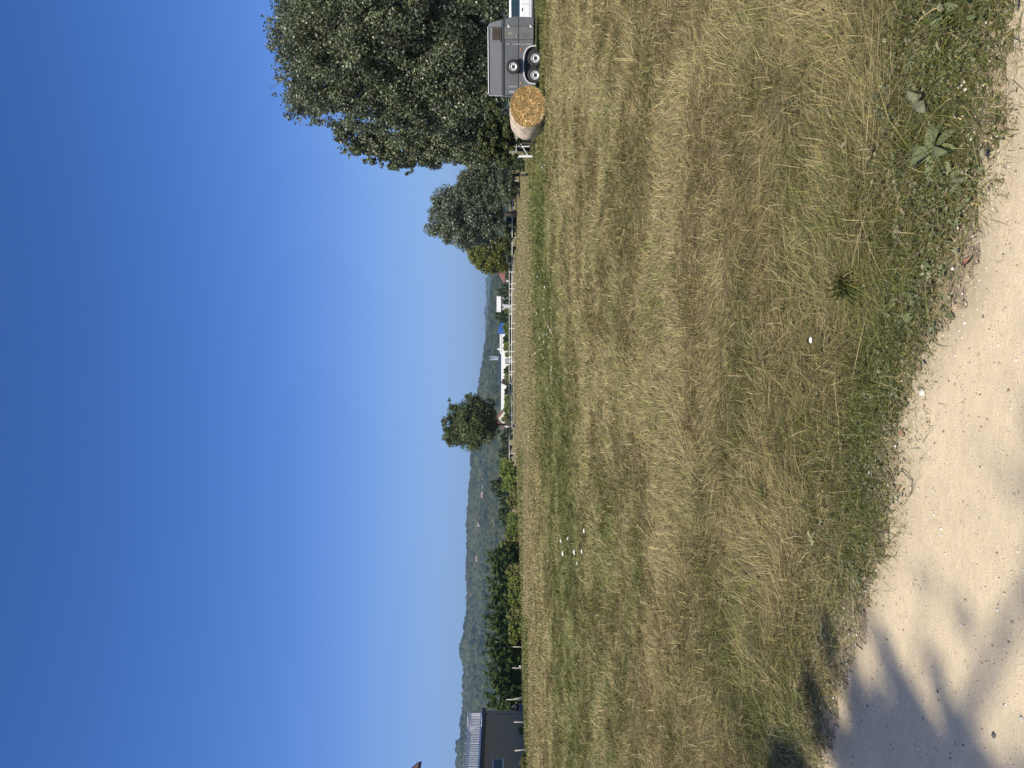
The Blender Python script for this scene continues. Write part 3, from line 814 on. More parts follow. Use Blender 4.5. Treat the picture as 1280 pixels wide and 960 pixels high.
# dark poles
def pole(y, D, v, lab, lean=0.0, r=.07, m=M_darkwood, nm="wooden_post"):
    p = at(y, D); p.z = gz1(p.x, p.y) if D < 170 else 0; h = CH - (v - HZ) * D / F - p.z
    mb = MB(); mb.tube([(0, 0, -.1), (lean * .5, 0, h * .5), (lean, 0, h)], [r, r * .95, r * .85], 9)
    o = mb.build(nm, m); o.location = p; setp(o, lab, "post"); return o
pole(217.5, 57, 649.5, "dark leaning stake in the meadow below the drooping tree", -.12, .09)
pole(245.2, 128, 640.5, "short dark post right beside a second one in front of the low white rail", 0, .12)
pole(249.2, 130, 641.5, "grey-brown post, the fainter of the pair in front of the low white rail", 0, .09, M_bark)
pole(187.5, 52, 637, "dark upright post behind the white barrier", .02, .07)
# white posts by the hedge
for y, D, v, ln, lab in ((808.5, 74, 641.5, 0, "pale upright post at the left end of the leafy bushes"), (835.5, 73, 640.5, .06, "pale post by a scrap of white litter in front of the dark hedge"),
                     (870.5, 72.5, 641.5, -.28, "leaning pale post in front of the hedge, nearest the house corner"), (902.5, 66, 642.5, 0, "upright pale post in front of the grey house wall"),
                     (936.5, 62, 643.5, -.12, "slightly leaning pale post in front of the grey house wall, near the window")):
    pole(y, D, v, lab, ln, .055, M_postwood)
pole(874.5, 76, 633, "thin white stake standing among the hedge trees by the house", 0, .03, M_white, "stake")
#==PART3==
# ------------------------------------------------------------------ horse trailer
M_tgrey = mat("trailer_grey", (0.105, 0.11, 0.12), 0.55, var=0.14, scale=1.3, dirt=(0.16, 0.145, 0.12), dirt_amt=0.35)
M_troof = mat("trailer_roof", (0.15, 0.155, 0.17), 0.5, var=0.10, scale=1.2, dirt=(0.18, 0.16, 0.14), dirt_amt=0.3)
M_rubber = mat("rubber", (0.028, 0.027, 0.027), 0.85, var=0.2)
M_rim = mat("wheel_steel", (0.55, 0.55, 0.55), 0.4, 0.3, var=0.1)
M_metal = mat("galvanised", (0.50, 0.50, 0.50), 0.45, 0.5, var=0.15)
M_amber = mat("tinted_window", (0.06, 0.045, 0.035), 0.15, var=0.3)
M_orange = mat("orange_plastic", (0.55, 0.20, 0.04), 0.4, var=0.05)
M_seam = mat("black_rubber_seam", (0.02, 0.02, 0.022), 0.7, var=0.1)

TD = 35.9
A = at(119.0, TD + .65); B = at(21.0, TD - .65)          # rear and front ends of the side we see, on the ground
L_ = (B - A).length; rz = math.atan2(B.y - A.y, B.x - A.x)
A.z = gz1(A.x, A.y)
T = thing("horse_trailer", A, "grey horse trailer with two axles, parked in front of the poplars", "trailer", rz=rz)
WD = 1.85
side = [(0.02, .42), (0.0, 2.52), (L_ - .42, 2.54), (L_ - .28, 2.48), (L_ - .06, 1.72), (L_ + .02, 1.30), (L_ - .02, .42)]
mb = MB(); mb.prism([(0.02, .42), (0.0, 1.86), (L_ - .10, 1.86), (L_ + .02, 1.30), (L_ - .02, .42)], Matrix.Identity(4), WD, .03); body = mb.build("body", M_tgrey, T)
mb = MB(); mb.prism([(0.0, 1.862), (-.02, 2.46), (.03, 2.53), (L_ - .40, 2.54), (L_ - .26, 2.46), (L_ - .10, 1.862)], Matrix.Translation((0, .025, 0)), WD - .05, .05); roof = mb.build("roof", M_troof, T)
mb = MB(); mb.box((L_ / 2 - .18, .0, 2.535), (L_ - .45, .04, .03), bevel=.01); mb.box((-.012, .02, 2.2), (.03, .04, .68)); mb.build("trim", M_metal, roof)
mb = MB(); mb.box((L_ / 2 - .04, -.012, 1.885), (L_ - .12, .035, .035)); mb.box((L_ / 2, -.010, 1.80), (L_ - .06, .03, .02)); mb.box((L_ / 2, -.004, 1.13), (L_ - .02, .014, .022)); mb.build("seam", M_seam, body)
mb = MB(); mb.box((L_ / 2 - .04, -.018, 1.845), (L_ - .1, .04, .03), bevel=.008); mb.build("gutter", M_tgrey, body)
sc_ = L_ / 98.0
def sx(y): return (119 - y) * sc_
# window
mb = MB(); x0, x1 = sx(51.5), sx(33.5)
mb.box(((x0 + x1) / 2, .005, 2.16), (x1 - x0 + .02, .05, .46), bevel=.02); win = mb.build("window_frame", mat("window_rubber", (0.07, 0.055, 0.045), .6), T)
mb = MB(); mb.box(((x0 + x1) / 2 + .0, -.026, 2.17), (x1 - x0 - .10, .02, .34), bevel=.01); mb.build("pane", M_amber, win)
mb = MB(); mb.box((x0 + .03, -.03, 2.17), (.022, .02, .40)); mb.box(((x0 + x1) / 2, -.03, 2.365), (x1 - x0 - .05, .02, .018)); mb.build("window_edge", M_metal, win)
# groom door
x0, x1 = sx(48.5), sx(32.5)
mb = MB(); mb.box(((x0 + x1) / 2, -.004, 1.12), (x1 - x0, .02, 1.36), bevel=.006); door = mb.build("door", mat("door_grey", (0.115, 0.12, 0.125), .6, var=.2, scale=2.5, dirt=(.2, .18, .14), dirt_amt=.5), T)
mb = MB()
for xx in (x0 - .012, x1 + .012): mb.box((xx, -.006, 1.12), (.018, .02, 1.38))
mb.box(((x0 + x1) / 2, -.006, 1.815), (x1 - x0, .018, .02)); mb.box(((x0 + x1) / 2, -.018, 1.125), (x1 - x0, .012, .016)); mb.build("door_seal", M_seam, door)
for z in (1.60, .58):
    mb = MB(); mb.box((x1 + .01, -.03, z), (.10, .035, .055), bevel=.01); mb.box((x1 - .02, -.035, z - .05), (.035, .03, .06)); mb.build("hinge", M_white, door)
mb = MB(); mb.box((x0 + .16, -.04, 1.20), (.13, .02, .02)); mb.box((x0 + .10, -.03, 1.22), (.02, .03, .06)); mb.build("handle", M_metal, door)
mb = MB(); mb.box((x1 - .3, -.016, 1.52), (.10, .006, .16)); mb.build("sticker", mat("faded_sticker", (.24, .23, .17), .7, var=.3, scale=20), door)
# strap bar
mb = MB(); mb.box((sx(54.3), -.035, 1.10), (.030, .03, 1.2), bevel=.006); mb.build("bar", M_metal, T)
mb = MB(); mb.box((sx(54.3), -.055, 1.50), (.05, .03, .12), bevel=.006); mb.build("latch", M_tgrey, T)
# number plates / marker strips at the tail
mb = MB(); mb.box((sx(108), -.012, 1.36), (.035, .012, .40)); mb.build("reflector", mat("pale_strip", (.34, .34, .34), .6), T)
mb = MB(); mb.box((sx(114.5), -.014, 1.42), (.10, .012, .26)); mb.build("plate", mat("plate_grey", (.30, .30, .31), .5), T)
for y, z in ((61, 1.02), (103, 1.0)):
    mb = MB(); mb.box((sx(y), -.014, z), (.10, .025, .045), bevel=.008); mb.build("marker_light", M_orange, T)
# mudguard
gx0, gx1 = sx(105), sx(55.5)
out = []; inn = []
for k in range(25):
    a = math.pi * (1 - k / 24); e = 2.9
    c, s_ = math.cos(a), math.sin(a)
    xx = (gx0 + gx1) / 2 + (gx1 - gx0) / 2 * math.copysign(abs(c) ** (2 / e), c); zz = .32 + .60 * abs(s_) ** (2 / e)
    out.append((xx, zz)); xi = (gx0 + gx1) / 2 + ((gx1 - gx0) / 2 - .06) * math.copysign(abs(c) ** (2 / e), c); inn.append((xi, .32 + .545 * abs(s_) ** (2 / e)))
mb = MB()
va = [[mb.bm.verts.new((x, y, z)) for x, z in P_] for P_, y in ((out, -.16), (inn, -.16), (inn, .05), (out, .05))]
for j in range(4):
    a, b = va[j], va[(j + 1) % 4]
    for k in range(24): mb.bm.faces.new((a[k], a[k + 1], b[k + 1], b[k]))
mb.bm.faces.new([r[0] for r in va]); mb.bm.faces.new([r[-1] for r in va][::-1])
mb.build("mudguard", mat("pale_mudguard", (.50, .50, .50), .5, var=.12), T)
mb = MB(); mb.prism([(x, z) for x, z in inn], Matrix.Translation((0, -.008, 0)), .03); mb.build("wheel_arch", M_seam, T)
def wheel(name, c, r, w, parent):
    M = Matrix.Translation(c) @ Matrix.Rotation(math.pi / 2, 4, 'X')
    mb = MB(); mb.lathe([(r * .60, -w / 2), (r * .90, -w / 2), (r * .985, -w * .36), (r, -w * .2), (r, w * .2), (r * .985, w * .36), (r * .90, w / 2), (r * .60, w / 2), (r * .56, w * .3), (r * .56, -w * .3), (r * .60, -w / 2)], M); ty = mb.build("tyre", M_rubber, parent); ty.name = name
    mb = MB(); mb.lathe([(r * .57, -w * .3), (r * .57, w * .46), (r * .50, w * .47), (r * .46, w * .30), (r * .30, w * .22), (r * .22, w * .36), (r * .13, w * .38), (.001, w * .38)], M); mb.build("rim", M_rim, ty)
    mb = MB(); mb.lathe([(r * .21, w * .37), (r * .20, w * .42), (r * .12, w * .44), (.001, w * .45)], M); mb.build("hub_cap", M_seam, ty)
    return ty
for y in (71.8, 93.2): wheel("wheel", Vector((sx(y), .0, .345)), .355, .18, T)
for y in (71.8, 93.2): wheel("wheel", Vector((sx(y), WD - .02, .345)), .355, .18, T)
wheel("spare_wheel", Vector((sx(82.5), -.30, 1.38)), .325, .20, T)
mb = MB(); mb.box((sx(82.5), -.12, 1.37), (.12, .24, .12)); mb.build("wheel_bracket", M_seam, T)
# tail ramp, drawbar, jockey wheel
mb = MB(); mb.box((-.045, WD / 2, 1.35), (.07, WD - .1, 1.8), bevel=.02); mb.build("tail_ramp", M_tgrey, T)
mb = MB()
for y in (.25, WD - .25): mb.bar((L_ - .3, y, .42), (L_ + 1.3, WD / 2, .44), .08)
mb.box((L_ / 2, WD / 2, .40), (L_ - .3, 1.2, .10)); mb.build("chassis", M_seam, T)
mb = MB(); mb.tube([(L_ + .9, WD / 2 + .12, .20), (L_ + .9, WD / 2 + .12, .75)], .03); mb.lathe([(.001, -.04), (.11, -.04), (.11, .04), (.001, .04)], Matrix.Translation((L_ + .9, WD / 2 + .12, .11)) @ Matrix.Rotation(math.pi / 2, 4, 'X'), 16); mb.build("jockey_wheel", M_rubber, T)

# ------------------------------------------------------------------ white car behind the trailer
M_carw = mat("car_white", (0.80, 0.81, 0.83), 0.22, var=0.03)
M_glass = mat("car_glass", (0.02, 0.05, 0.075), 0.08, var=0.1)
M_sill = mat("grey_sill", (0.33, 0.35, 0.36), 0.5)
c0 = at(50, 41.0); c0.z = gz1(c0.x, c0.y)
Cc = thing("white_car", c0, "white car half hidden behind the front of the horse trailer", "car", rz=-.10)
LC, WC = 4.5, 1.76
low = [(0.02, .22), (.0, .50), (.04, .78), (.30, .93), (LC - .9, .97), (LC - .18, .80), (LC - .02, .55), (LC - .05, .22)]
mb = MB(); mb.prism(low, Matrix.Identity(4), WC, .06); cb = mb.build("body", M_carw, Cc)
mb = MB(); mb.prism([(.42, .94), (.72, 1.47), (.95, 1.52), (2.6, 1.52), (2.85, 1.47), (3.55, .96)], Matrix.Translation((0, .10, 0)), WC - .2, .05); cab = mb.build("cabin", M_carw, Cc)
mb = MB(); mb.prism([(.66, .975), (.86, 1.40), (1.90, 1.42), (1.90, .975)], Matrix.Translation((0, .088, 0)), .02); mb.build("side_window", M_glass, cab)
mb = MB(); mb.prism([(1.88, .975), (1.88, 1.42), (2.62, 1.40), (3.20, .975)], Matrix.Translation((0, .088, 0)), .02); mb.build("side_window", M_glass, cab)
mb = MB(); mb.box((LC / 2, -.01, .27), (LC - .1, .03, .11), bevel=.01); mb.build("sill", M_sill, cb)
mb = MB(); mb.box((LC / 2, -.012, .40), (LC - .06, .03, .07), bevel=.01); mb.build("rubbing_strip", M_carw, cb)
mb = MB(); mb.box((1.84, -.003, .66), (.012, .014, .50)); mb.box((2.0, -.003, .455), (2.2, .014, .014)); mb.box((1.02, -.003, .68), (.014, .014, .45)); mb.build("door_gap", M_seam, cb)
for xx in (1.55, 2.6):
    mb = MB(); mb.box((xx, -.02, .84), (.17, .03, .03), bevel=.008); mb.build("door_handle", M_seam, cb)
for xx in (.80, 3.62):
    for yy in (.06, WC - .06): wheel("wheel", Vector((xx, yy, .31)), .315, .18, Cc)
mb = MB(); mb.box((-.005, .25, .70), (.03, .22, .12), bevel=.01); mb.build("tail_light", mat("red_lens", (.5, .03, .03), .2), Cc)
mb = MB(); mb.box((LC - .10, .25, .68), (.12, .26, .12), bevel=.02); mb.build("headlight", M_rim, Cc)

# ------------------------------------------------------------------ hay bale
M_net = mat("net_wrapped_straw", (0.44, 0.34, 0.25), 0.85, var=0.4, scale=5, bump=0.01, bscale=40, dirt=(.62, .56, .50), dirt_amt=.5)
M_hay = leaf_mat("cut_hay", 0.1, 0.05, 0.7)
hb = at(133, 32.2); hb.z = gz1(hb.x, hb.y)
ax = Vector((-.12, .99, 0)).normalized(); rzb = math.atan2(ax.y, ax.x) - math.pi / 2
HB = thing("hay_bale", hb, "round straw bale lying in front of the horse trailer's tail", "hay bale", rz=rzb)
RX, RZ, LB = .94, .755, 1.25
r_ = np.random.default_rng(5)
NA, NR = 96, 26
prof = [(0.0, -0.02)] + [(q, .0) for q in np.linspace(.15, .9, 8)] + [(.965, .02), (.992, .06), (1.0, .12)] + [(1.0, t) for t in np.linspace(.2, LB - .2, 12)] + [(1.0, LB - .12), (.99, LB - .06), (.96, LB - .01), (.8, LB), (.0, LB)]
def bale_pt(a, rr, h):
    x = RX * rr * math.cos(a); z = RZ * rr * math.sin(a)
    w = 1 + .012 * math.sin(3 * a + 1) + .01 * math.sin(7 * a + h * 5) + (.012 * math.sin(h * 38) if .1 < h < LB - .1 else 0)
    x *= w; z *= w
    z = max(z + RZ, 0.0) if z > -RZ * .985 else 0.0
    return (x, h, z)
bm = bmesh.new(); rings = []
for rr, h in prof: rings.append([bm.verts.new(bale_pt(2 * math.pi * k / NA, rr, h)) for k in range(NA)])
for i, (a, b) in enumerate(zip(rings, rings[1:])):
    for k in range(NA):
        f = bm.faces.new((a[k], b[k], b[(k + 1) % NA], a[(k + 1) % NA])); f.smooth = True
mb = MB(); mb.bm.free(); mb.bm = bm; bale = mb.build("bale_body", M_net, HB)
# straw ends bristling from the flat face
n = 16000; rr = np.sqrt(r_.random(n)) * .955; a = r_.random(n) * 6.283
P0 = np.stack([RX * rr * np.cos(a), np.full(n, .012), RZ * rr * np.sin(a) + RZ], 1)
P0[:, 2] = np.maximum(P0[:, 2], .02)
tang = np.stack([-np.sin(a) * .25, r_.normal(-.25, .45, n), np.cos(a) * .25], 1) + r_.normal(0, .8, (n, 3)); tang /= np.linalg.norm(tang, axis=1)[:, None]
tang[:, 1] = -np.abs(tang[:, 1])
ll = (.03 + .06 * r_.random(n))[:, None]; sd = np.cross(tang, np.array([0, 1, 0.3])); sd /= np.linalg.norm(sd, axis=1)[:, None]; ww = (.007 + .010 * r_.random(n))[:, None]
Vh = np.stack([P0 - sd * ww, P0 + sd * ww, P0 + tang * ll + sd * ww * .5, P0 + tang * ll - sd * ww * .5], 1).reshape(-1, 3)
ch = np.array([(.74, .56, .27), (.58, .42, .19), (.88, .75, .46), (.34, .23, .11), (.12, .08, .035)])[r_.choice(5, n, p=[.3, .27, .16, .17, .10])] * (.8 + .4 * r_.random((n, 1)))
ch = ch * (.55 + .9 * vn(P0[:, 0] * 9, P0[:, 2] * 9, 3) * (.4 + 1.2 * vn(P0[:, 0] * 30, P0[:, 2] * 30, 4)))[:, None] * 1.25
link("straw_face", np_mesh("straw_face", Vh, 4, np.arange(4 * n).reshape(-1, 4), np.repeat(ch, 4, 0)), M_hay, HB)
mb = MB(); mb.bm.free(); bm = bmesh.new(); ring = [bm.verts.new((RX * .975 * math.cos(2 * math.pi * k / 64), -.024, max(.01, RZ * .975 * math.sin(2 * math.pi * k / 64) + RZ))) for k in range(64)]
ring2 = [bm.verts.new((RX * .975 * math.cos(2 * math.pi * k / 64), .03, max(.01, RZ * .975 * math.sin(2 * math.pi * k / 64) + RZ))) for k in range(64)]
bm.faces.new(ring); bm.faces.new(ring2[::-1])
for k in range(64): bm.faces.new((ring[k], ring2[k], ring2[(k + 1) % 64], ring[(k + 1) % 64]))
mb.bm = bm; mb.build("straw_core", mat("straw_core", (.36, .235, .095), .9, var=.5, scale=30, bump=.02, bscale=50), HB)

# ------------------------------------------------------------------ grey house with roof terrace
M_wallg = mat("grey_render", (0.25, 0.215, 0.145), 0.9, var=0.08, scale=1.0, bump=0.004, bscale=60)
M_navy = mat("dark_fascia", (0.018, 0.022, 0.04), 0.5, var=0.1)
M_rail = mat("white_balusters", (0.75, 0.75, 0.80), 0.4, var=0.05)
u = Vector((.2, .98, 0)).normalized(); C0 = at(888, 72) - u * 16
rzh = math.atan2(u.y, u.x)
H = thing("grey_house", C0, "grey rendered flat-roofed house with a white balcony railing on its roof terrace", "house", rz=rzh)
# local x runs away along the visible face (0..16), local y to the left, into the house
mb = MB(); mb.box((8, 5, 1.70), (16, 10, 3.9)); mb.build("wall", M_wallg, H)
mb = MB(); mb.box((8, 5, 3.83), (16.36, 10.3, .32), bevel=.02); mb.build("fascia", M_navy, H)
mb = MB(); mb.box((16 - .45, -.05, 1.8), (.08, .08, 3.7), bevel=.01); mb.build("downpipe", mat("zinc_pipe", (.26, .26, .25), .5), H)
xw = 16 - 7.6
mb = MB(); mb.box((xw, -.03, 2.46), (1.7, .08, .95), bevel=.01); wf = mb.build("window_frame", mat("grey_frame", (.33, .34, .36), .6), H)
mb = MB(); mb.box((xw, -.08, 2.46), (1.46, .03, .70)); mb.build("pane", M_glass, wf)
mb = MB(); mb.box((xw, -.10, 1.96), (1.8, .16, .06), bevel=.01); mb.build("sill", M_metal, wf)
zb = 3.99
def railing(x0, x1, yy, sp=.235):
    n = int((x1 - x0) / sp)
    mb = MB()
    for i in range(n + 1):
        if i % 6: mb.box((x0 + i * sp, yy, zb + .62), (.10, .03, .98))
    mb.build("balusters", M_rail, H)
    mb = MB(); mb.box(((x0 + x1) / 2, yy, zb + .12), (x1 - x0, .05, .12)); mb.box(((x0 + x1) / 2, yy, zb + 1.17), (x1 - x0, .05, .15)); mb.build("rail", M_rail, H)
    mb = MB(); mb.tube([(x0, yy, zb + 1.38), (x1, yy, zb + 1.38)], .035, 8); mb.build("handrail", M_metal, H)
    for i in range(0, n + 1, 6):
        mb = MB(); mb.box((x0 + i * sp, yy - .02, zb + .70), (.07, .07, 1.42), bevel=.006); mb.build("rail_post", M_rail, H)
railing(.2, 15.9, .12); 
mb = MB()
for i in range(60): mb.box((15.88, .3 + i * .155, zb + .62), (.022, .035, .98))
mb.build("balusters", M_rail, H)
mb = MB(); mb.box((15.88, 4.9, zb + .12), (.05, 9.4, .10)); mb.box((15.88, 4.9, zb + 1.17), (.05, 9.4, .10)); mb.box((15.88, 4.9, zb + 1.38), (.06, 9.4, .05)); mb.build("rail", M_rail, H)
# upper storey, only the tip of its eaves shows
inv = Matrix.Rotation(-rzh, 4, 'Z') @ Matrix.Translation(-C0)
tip = inv @ at(953, 69, 526.5)
rb = mat("roof_boards", (.16, .09, .065), .8, var=.2); rt = mat("roof_edge", (.03, .022, .028), .6)
sl_ = 1.05; xe = tip.x; ye = tip.y; ze = tip.z; wy = 8.0
poly = [(0, 0), (wy / 2, wy / 2 * sl_), (wy, 0), (wy, .22), (wy / 2, wy / 2 * sl_ + .24), (0, .22)]
Mx = Matrix.Translation((xe, ye, ze)) @ Matrix.Rotation(math.pi / 2, 4, 'Z') @ Matrix.Rotation(0, 4, 'X')
mb = MB(); mb.prism(poly, Mx, 9.0); rf = mb.build("roof", rb, H)
mb = MB(); mb.prism([(-.04, .02), (wy / 2, wy / 2 * sl_ + .05), (wy + .04, .02), (wy + .04, .27), (wy / 2, wy / 2 * sl_ + .30), (-.04, .27)], Mx @ Matrix.Translation((0, -.05, 0)), .05); mb.build("bargeboard", rt, rf)
mb = MB(); mb.tube([(xe + .05, ye - .05, ze + .02), (xe - 9, ye - .05, ze + .02)], .07, 8); mb.build("gutter", rt, rf)
mb = MB(); mb.prism([(.7, -(ze - 3.99)), (.7, .70), (wy / 2, wy / 2 * sl_ - .02), (wy - .7, .70), (wy - .7, -(ze - 3.99))], Mx @ Matrix.Translation((0, 1.0, 0)), 7.0); mb.build("upper_wall", M_wallg, H)

# ------------------------------------------------------------------ far buildings
M_wroof = mat("white_roof", (0.75, 0.75, 0.74), 0.5, var=0.04)
M_lwall = mat("pale_wall", (0.50, 0.48, 0.50), 0.8, var=0.06, scale=.5)
M_redr = mat("red_tiles", (0.24, 0.10, 0.08), 0.8, var=0.2, scale=1)
M_dkw = mat("dark_opening", (0.02, 0.022, 0.03), 0.4)
M_blue = mat("blue_sheet", (0.03, 0.11, 0.40), 0.5, var=0.15, scale=.3)
M_slate = mat("dark_blue_roof", (0.03, 0.055, 0.085), 0.6, var=0.15, scale=.2)
def place(y0, y1, D): return at((y0 + y1) / 2, D), (y1 - y0) * D / F
# white house
p, w = place(371, 394, 400); s_ = 400 / F
t = thing("white_house", p, "white house with small dark windows beyond the fence, right of the blue sheeting", "house")
mb = MB(); mb.box((0, 4, 2.6), (w, 8, 5.4)); mb.build("wall", M_lwall, t)
mb = MB(); mb.prism([(-w / 2 - .2, 5.25), (-w / 2 - .2, 7.5), (w / 2 + .2, 7.5), (w / 2 + .2, 5.25)], Matrix.Translation((0, -.5, 0)), 9.0, .03); mb.build("roof", M_wroof, t)
for y in (374.3, 384.2, 388.3):
    x = at(y, 400).x - p.x
    mb = MB(); mb.box((x, -.02, 4.55), (1.1, .1, 1.2)); f = mb.build("window", M_lwall, t)
    mb = MB(); mb.box((x, -.10, 4.6), (.85, .06, 1.05)); mb.build("pane", M_dkw, f)
# long hall
p, w = place(415.5, 517, 470)
t = thing("long_hall", p, "long low white hall stretching behind the bushes beyond the fence", "warehouse")
mb = MB(); mb.box((0, 15, 2.9), (w, 30, 5.8)); mb.build("wall", M_wroof, t)
x0 = at(440, 470).x - p.x
mb = MB(); mb.box((x0 / 2 + w / 4, 15, 6.15), (w / 2 - x0, 30.4, .9)); mb.build("roof", M_wroof, t)
mb = MB(); mb.prism([(-.9, 5.4), (0, 8.1), (.9, 5.4)], Matrix.Translation((at(436, 470).x - p.x, -.1, 0)), 12); mb.build("gable", M_wroof, t)
# dark blue roofed hall
p, w = place(441, 487.5, 520)
t = thing("dark_hall", p, "hall with a dark blue wall and roof rising behind the long white hall", "warehouse")
mb = MB(); mb.box((0, 10, 3.4), (w, 20, 6.8)); mb.build("wall", M_slate, t)
mb = MB(); mb.prism([(-w / 2 - .3, 6.8), (-w / 2 - .3, 7.6), (0, 8.7), (w / 2 + .3, 7.6), (w / 2 + .3, 6.8)], Matrix.Translation((0, -.3, 0)), 20.6); mb.build("roof", M_slate, t)
# pale blue tower
p, w = place(445.6, 450, 620)
t = thing("lattice_tower", p, "slim pale blue tower with two light uprights above the dark blue roof", "tower")
mb = MB(); mb.box((0, 0, 7.5), (w * .6, 1.2, 15)); mb.build("shaft", mat("blue_panel", (.16, .24, .45), .6), t)
for sgn in (-1, 1):
    mb = MB(); mb.box((sgn * w * .42, 0, 8.3), (.45, .45, 16.5)); mb.build("upright", M_lwall, t)
mb = MB(); mb.box((0, -.7, 10.9), (w * .7, .1, 2.2)); mb.build("panel", mat("grey_blue_panel", (.30, .33, .40), .7), t)
# grey box building
p, w = place(448, 455, 300)
t = thing("grey_shed", p, "little grey building with dark doorways between two bushes", "shed")
mb = MB(); mb.box((0, 1.5, 1.3), (w, 3, 2.6)); mb.build("wall", mat("shed_grey", (.33, .33, .35), .8), t)
mb = MB(); mb.box((0, 1.5, 2.65), (w + .2, 3.3, .12)); mb.build("roof", M_lwall, t)
for sgn, ww in ((.42, .35), (-.42, .3)):
    mb = MB(); mb.box((sgn * w, -.02, 1.2), (ww, .06, 1.7)); mb.build("door", M_dkw, t)
# blue sheeting
p, w = place(403.5, 416, 380)
t = thing("blue_barn", p, "barn clad in bright blue sheeting, half hidden by bushes beyond the fence", "barn")
mb = MB(); mb.box((0, 5, 2.6), (w, 10, 5.2)); mb.build("wall", M_blue, t)
mb = MB(); mb.prism([(-w / 2 - .1, 5.2), (-w / 2 - .1, 6.6), (w * .1, 6.0), (w / 2, 5.2)], Matrix.Translation((0, -.1, 0)), 10.3); mb.build("roof", M_blue, t)
# red roofed shed
p, w = place(338, 352, 330)
t = thing("red_roof_shed", p, "small shed with a sloping red roof and dark open front, under the yellow-green tree", "shed")
mb = MB(); mb.box((0, 3.5, 1.3), (w, 5, 2.6)); mb.build("wall", M_dkw, t)
mb = MB(); mb.prism([(-w / 2, 2.9), (-w / 2, 3.3), (w / 2, 6.2), (w / 2, 2.9)], Matrix.Translation((0, -.3, 0)), 6, .03); mb.build("roof", M_redr, t)
mb = MB(); mb.box((-w / 2 + .45, .2, 1.6), (.9, .5, 1.6)); mb.build("door", M_white, t)
# gabled house
p, w = place(511, 536, 360)
t = thing("gabled_house", p, "cream house with a dull red pitched roof behind the lone tree", "house")
g0 = w / 2
mb = MB(); mb.prism([(-g0 + .4, 0), (-g0 + .4, 3.2), (0, 6.6), (g0 - .4, 3.2), (g0 - .4, 0)], Matrix.Identity(4), 9); mb.build("wall", mat("cream_wall", (.60, .56, .46), .8, var=.05), t)
mb = MB(); mb.prism([(-g0 - .2, 2.9), (0, 6.9), (g0 + .2, 2.9), (g0 + .2, 3.6), (0, 7.7), (-g0 - .2, 3.6)], Matrix.Translation((0, -.5, 0)), 10); mb.build("roof", M_redr, t)
mb = MB(); mb.box((g0 - 2.2, -.03, 1.9), (.9, .08, .9)); wn = mb.build("window", M_dkw, t)
mb = MB(); mb.box((g0 - 2.2, -.06, 1.36), (1.1, .16, .08)); mb.build("sill", M_lwall, wn)
# cottages on the hillside
hd = 1650
def hill_z(y, D):
    t_ = (D - 1150) / 1150; X_ = (480 - y) * D / F
    return float(((CH + (HZ - ridge_main(np.array([float(y)]))) * 2300 / F - 6) * t_ ** 1.15 + (fbm(np.array([X_ / 260]), np.array([D / 260.]), 101, 4) - .5) * 34 * math.sin(math.pi * t_))[0])
def find_d(y, v):
    best = 1700.; be = 9e9
    for D in range(1250, 2250, 8):
        e = abs((CH + (HZ - v) * D / F) - 3 - hill_z(y, D))
        if e < be: be, best = e, float(D)
    return best
proto = None
HY = [(561, 606.2, 1), (567.5, 606.4, 1), (568.6, 606.6, .7), (574, 605.5, .7), (580, 606.3, .6), (586, 606.2, .7), (592, 605.4, 1), (596, 606.3, 1.3), (601.5, 606, .6), (609, 606.4, 1.2), (618.5, 605.8, 1.5), (698.5, 598.8, 1.5), (743, 590.5, 1), (656, 599.6, 1.0)]
hl = ["pale cottage on the wooded hillside just left of the lone tree", "pinkish cottage, second from the lone tree on the wooded hillside", "small pale cottage close against the second one on the hillside",
      "small pale cottage, fourth from the lone tree on the hillside", "tiny pale cottage, fifth from the lone tree on the hillside", "tiny pale cottage, sixth from the lone tree on the hillside", "light cottage, seventh from the lone tree on the hillside",
      "pinkish cottage, eighth from the lone tree on the hillside", "tiny cottage, ninth from the lone tree on the hillside", "pink cottage above the tall round dark tree", "largest pale cottage, at the left end of the hillside row",
      "lone pale cottage on the hill above the hedge row's right end", "reddish cottage high on the hill above the middle of the hedge row", "pale cottage on the hill above the gap in the bushes"]
M_cot = mat("cottage_wall", (.50, .45, .43), .8, var=.05)
for i, (y, v, s_) in enumerate(HY):
    D = find_d(y, v); p = at(y, D); p.z = hill_z(y, D) + 3.5
    if proto is None:
        t = thing("cottage", p, hl[0], "house", "cottages on the hillside")
        mb = MB(); mb.prism([(-4.5, -6), (-4.5, 3), (4.5, 3), (4.5, -6)], Matrix.Translation((0, -3, 0)), 7); mb.build("wall", M_cot, t)
        mb = MB(); mb.prism([(-3.9, 3.0), (0, 5.8), (3.9, 3.0)], Matrix.Rotation(math.pi / 2, 4, 'Z') @ Matrix.Translation((.5, -4.9, 0)), 9.8); mb.build("roof", mat("cottage_tiles", (.26, .17, .15), .8), t)
        for xx in (-2.4, 0, 2.4):
            mb = MB(); mb.box((xx, -3.02, 1.4), (1.0, .1, 1.2)); mb.build("window", M_dkw, t)
        proto = t
    else:
        dup(proto, p, random.uniform(-.6, .6), (s_, s_, s_), hl[i])
    if i == 0: proto.scale = (s_,) * 3

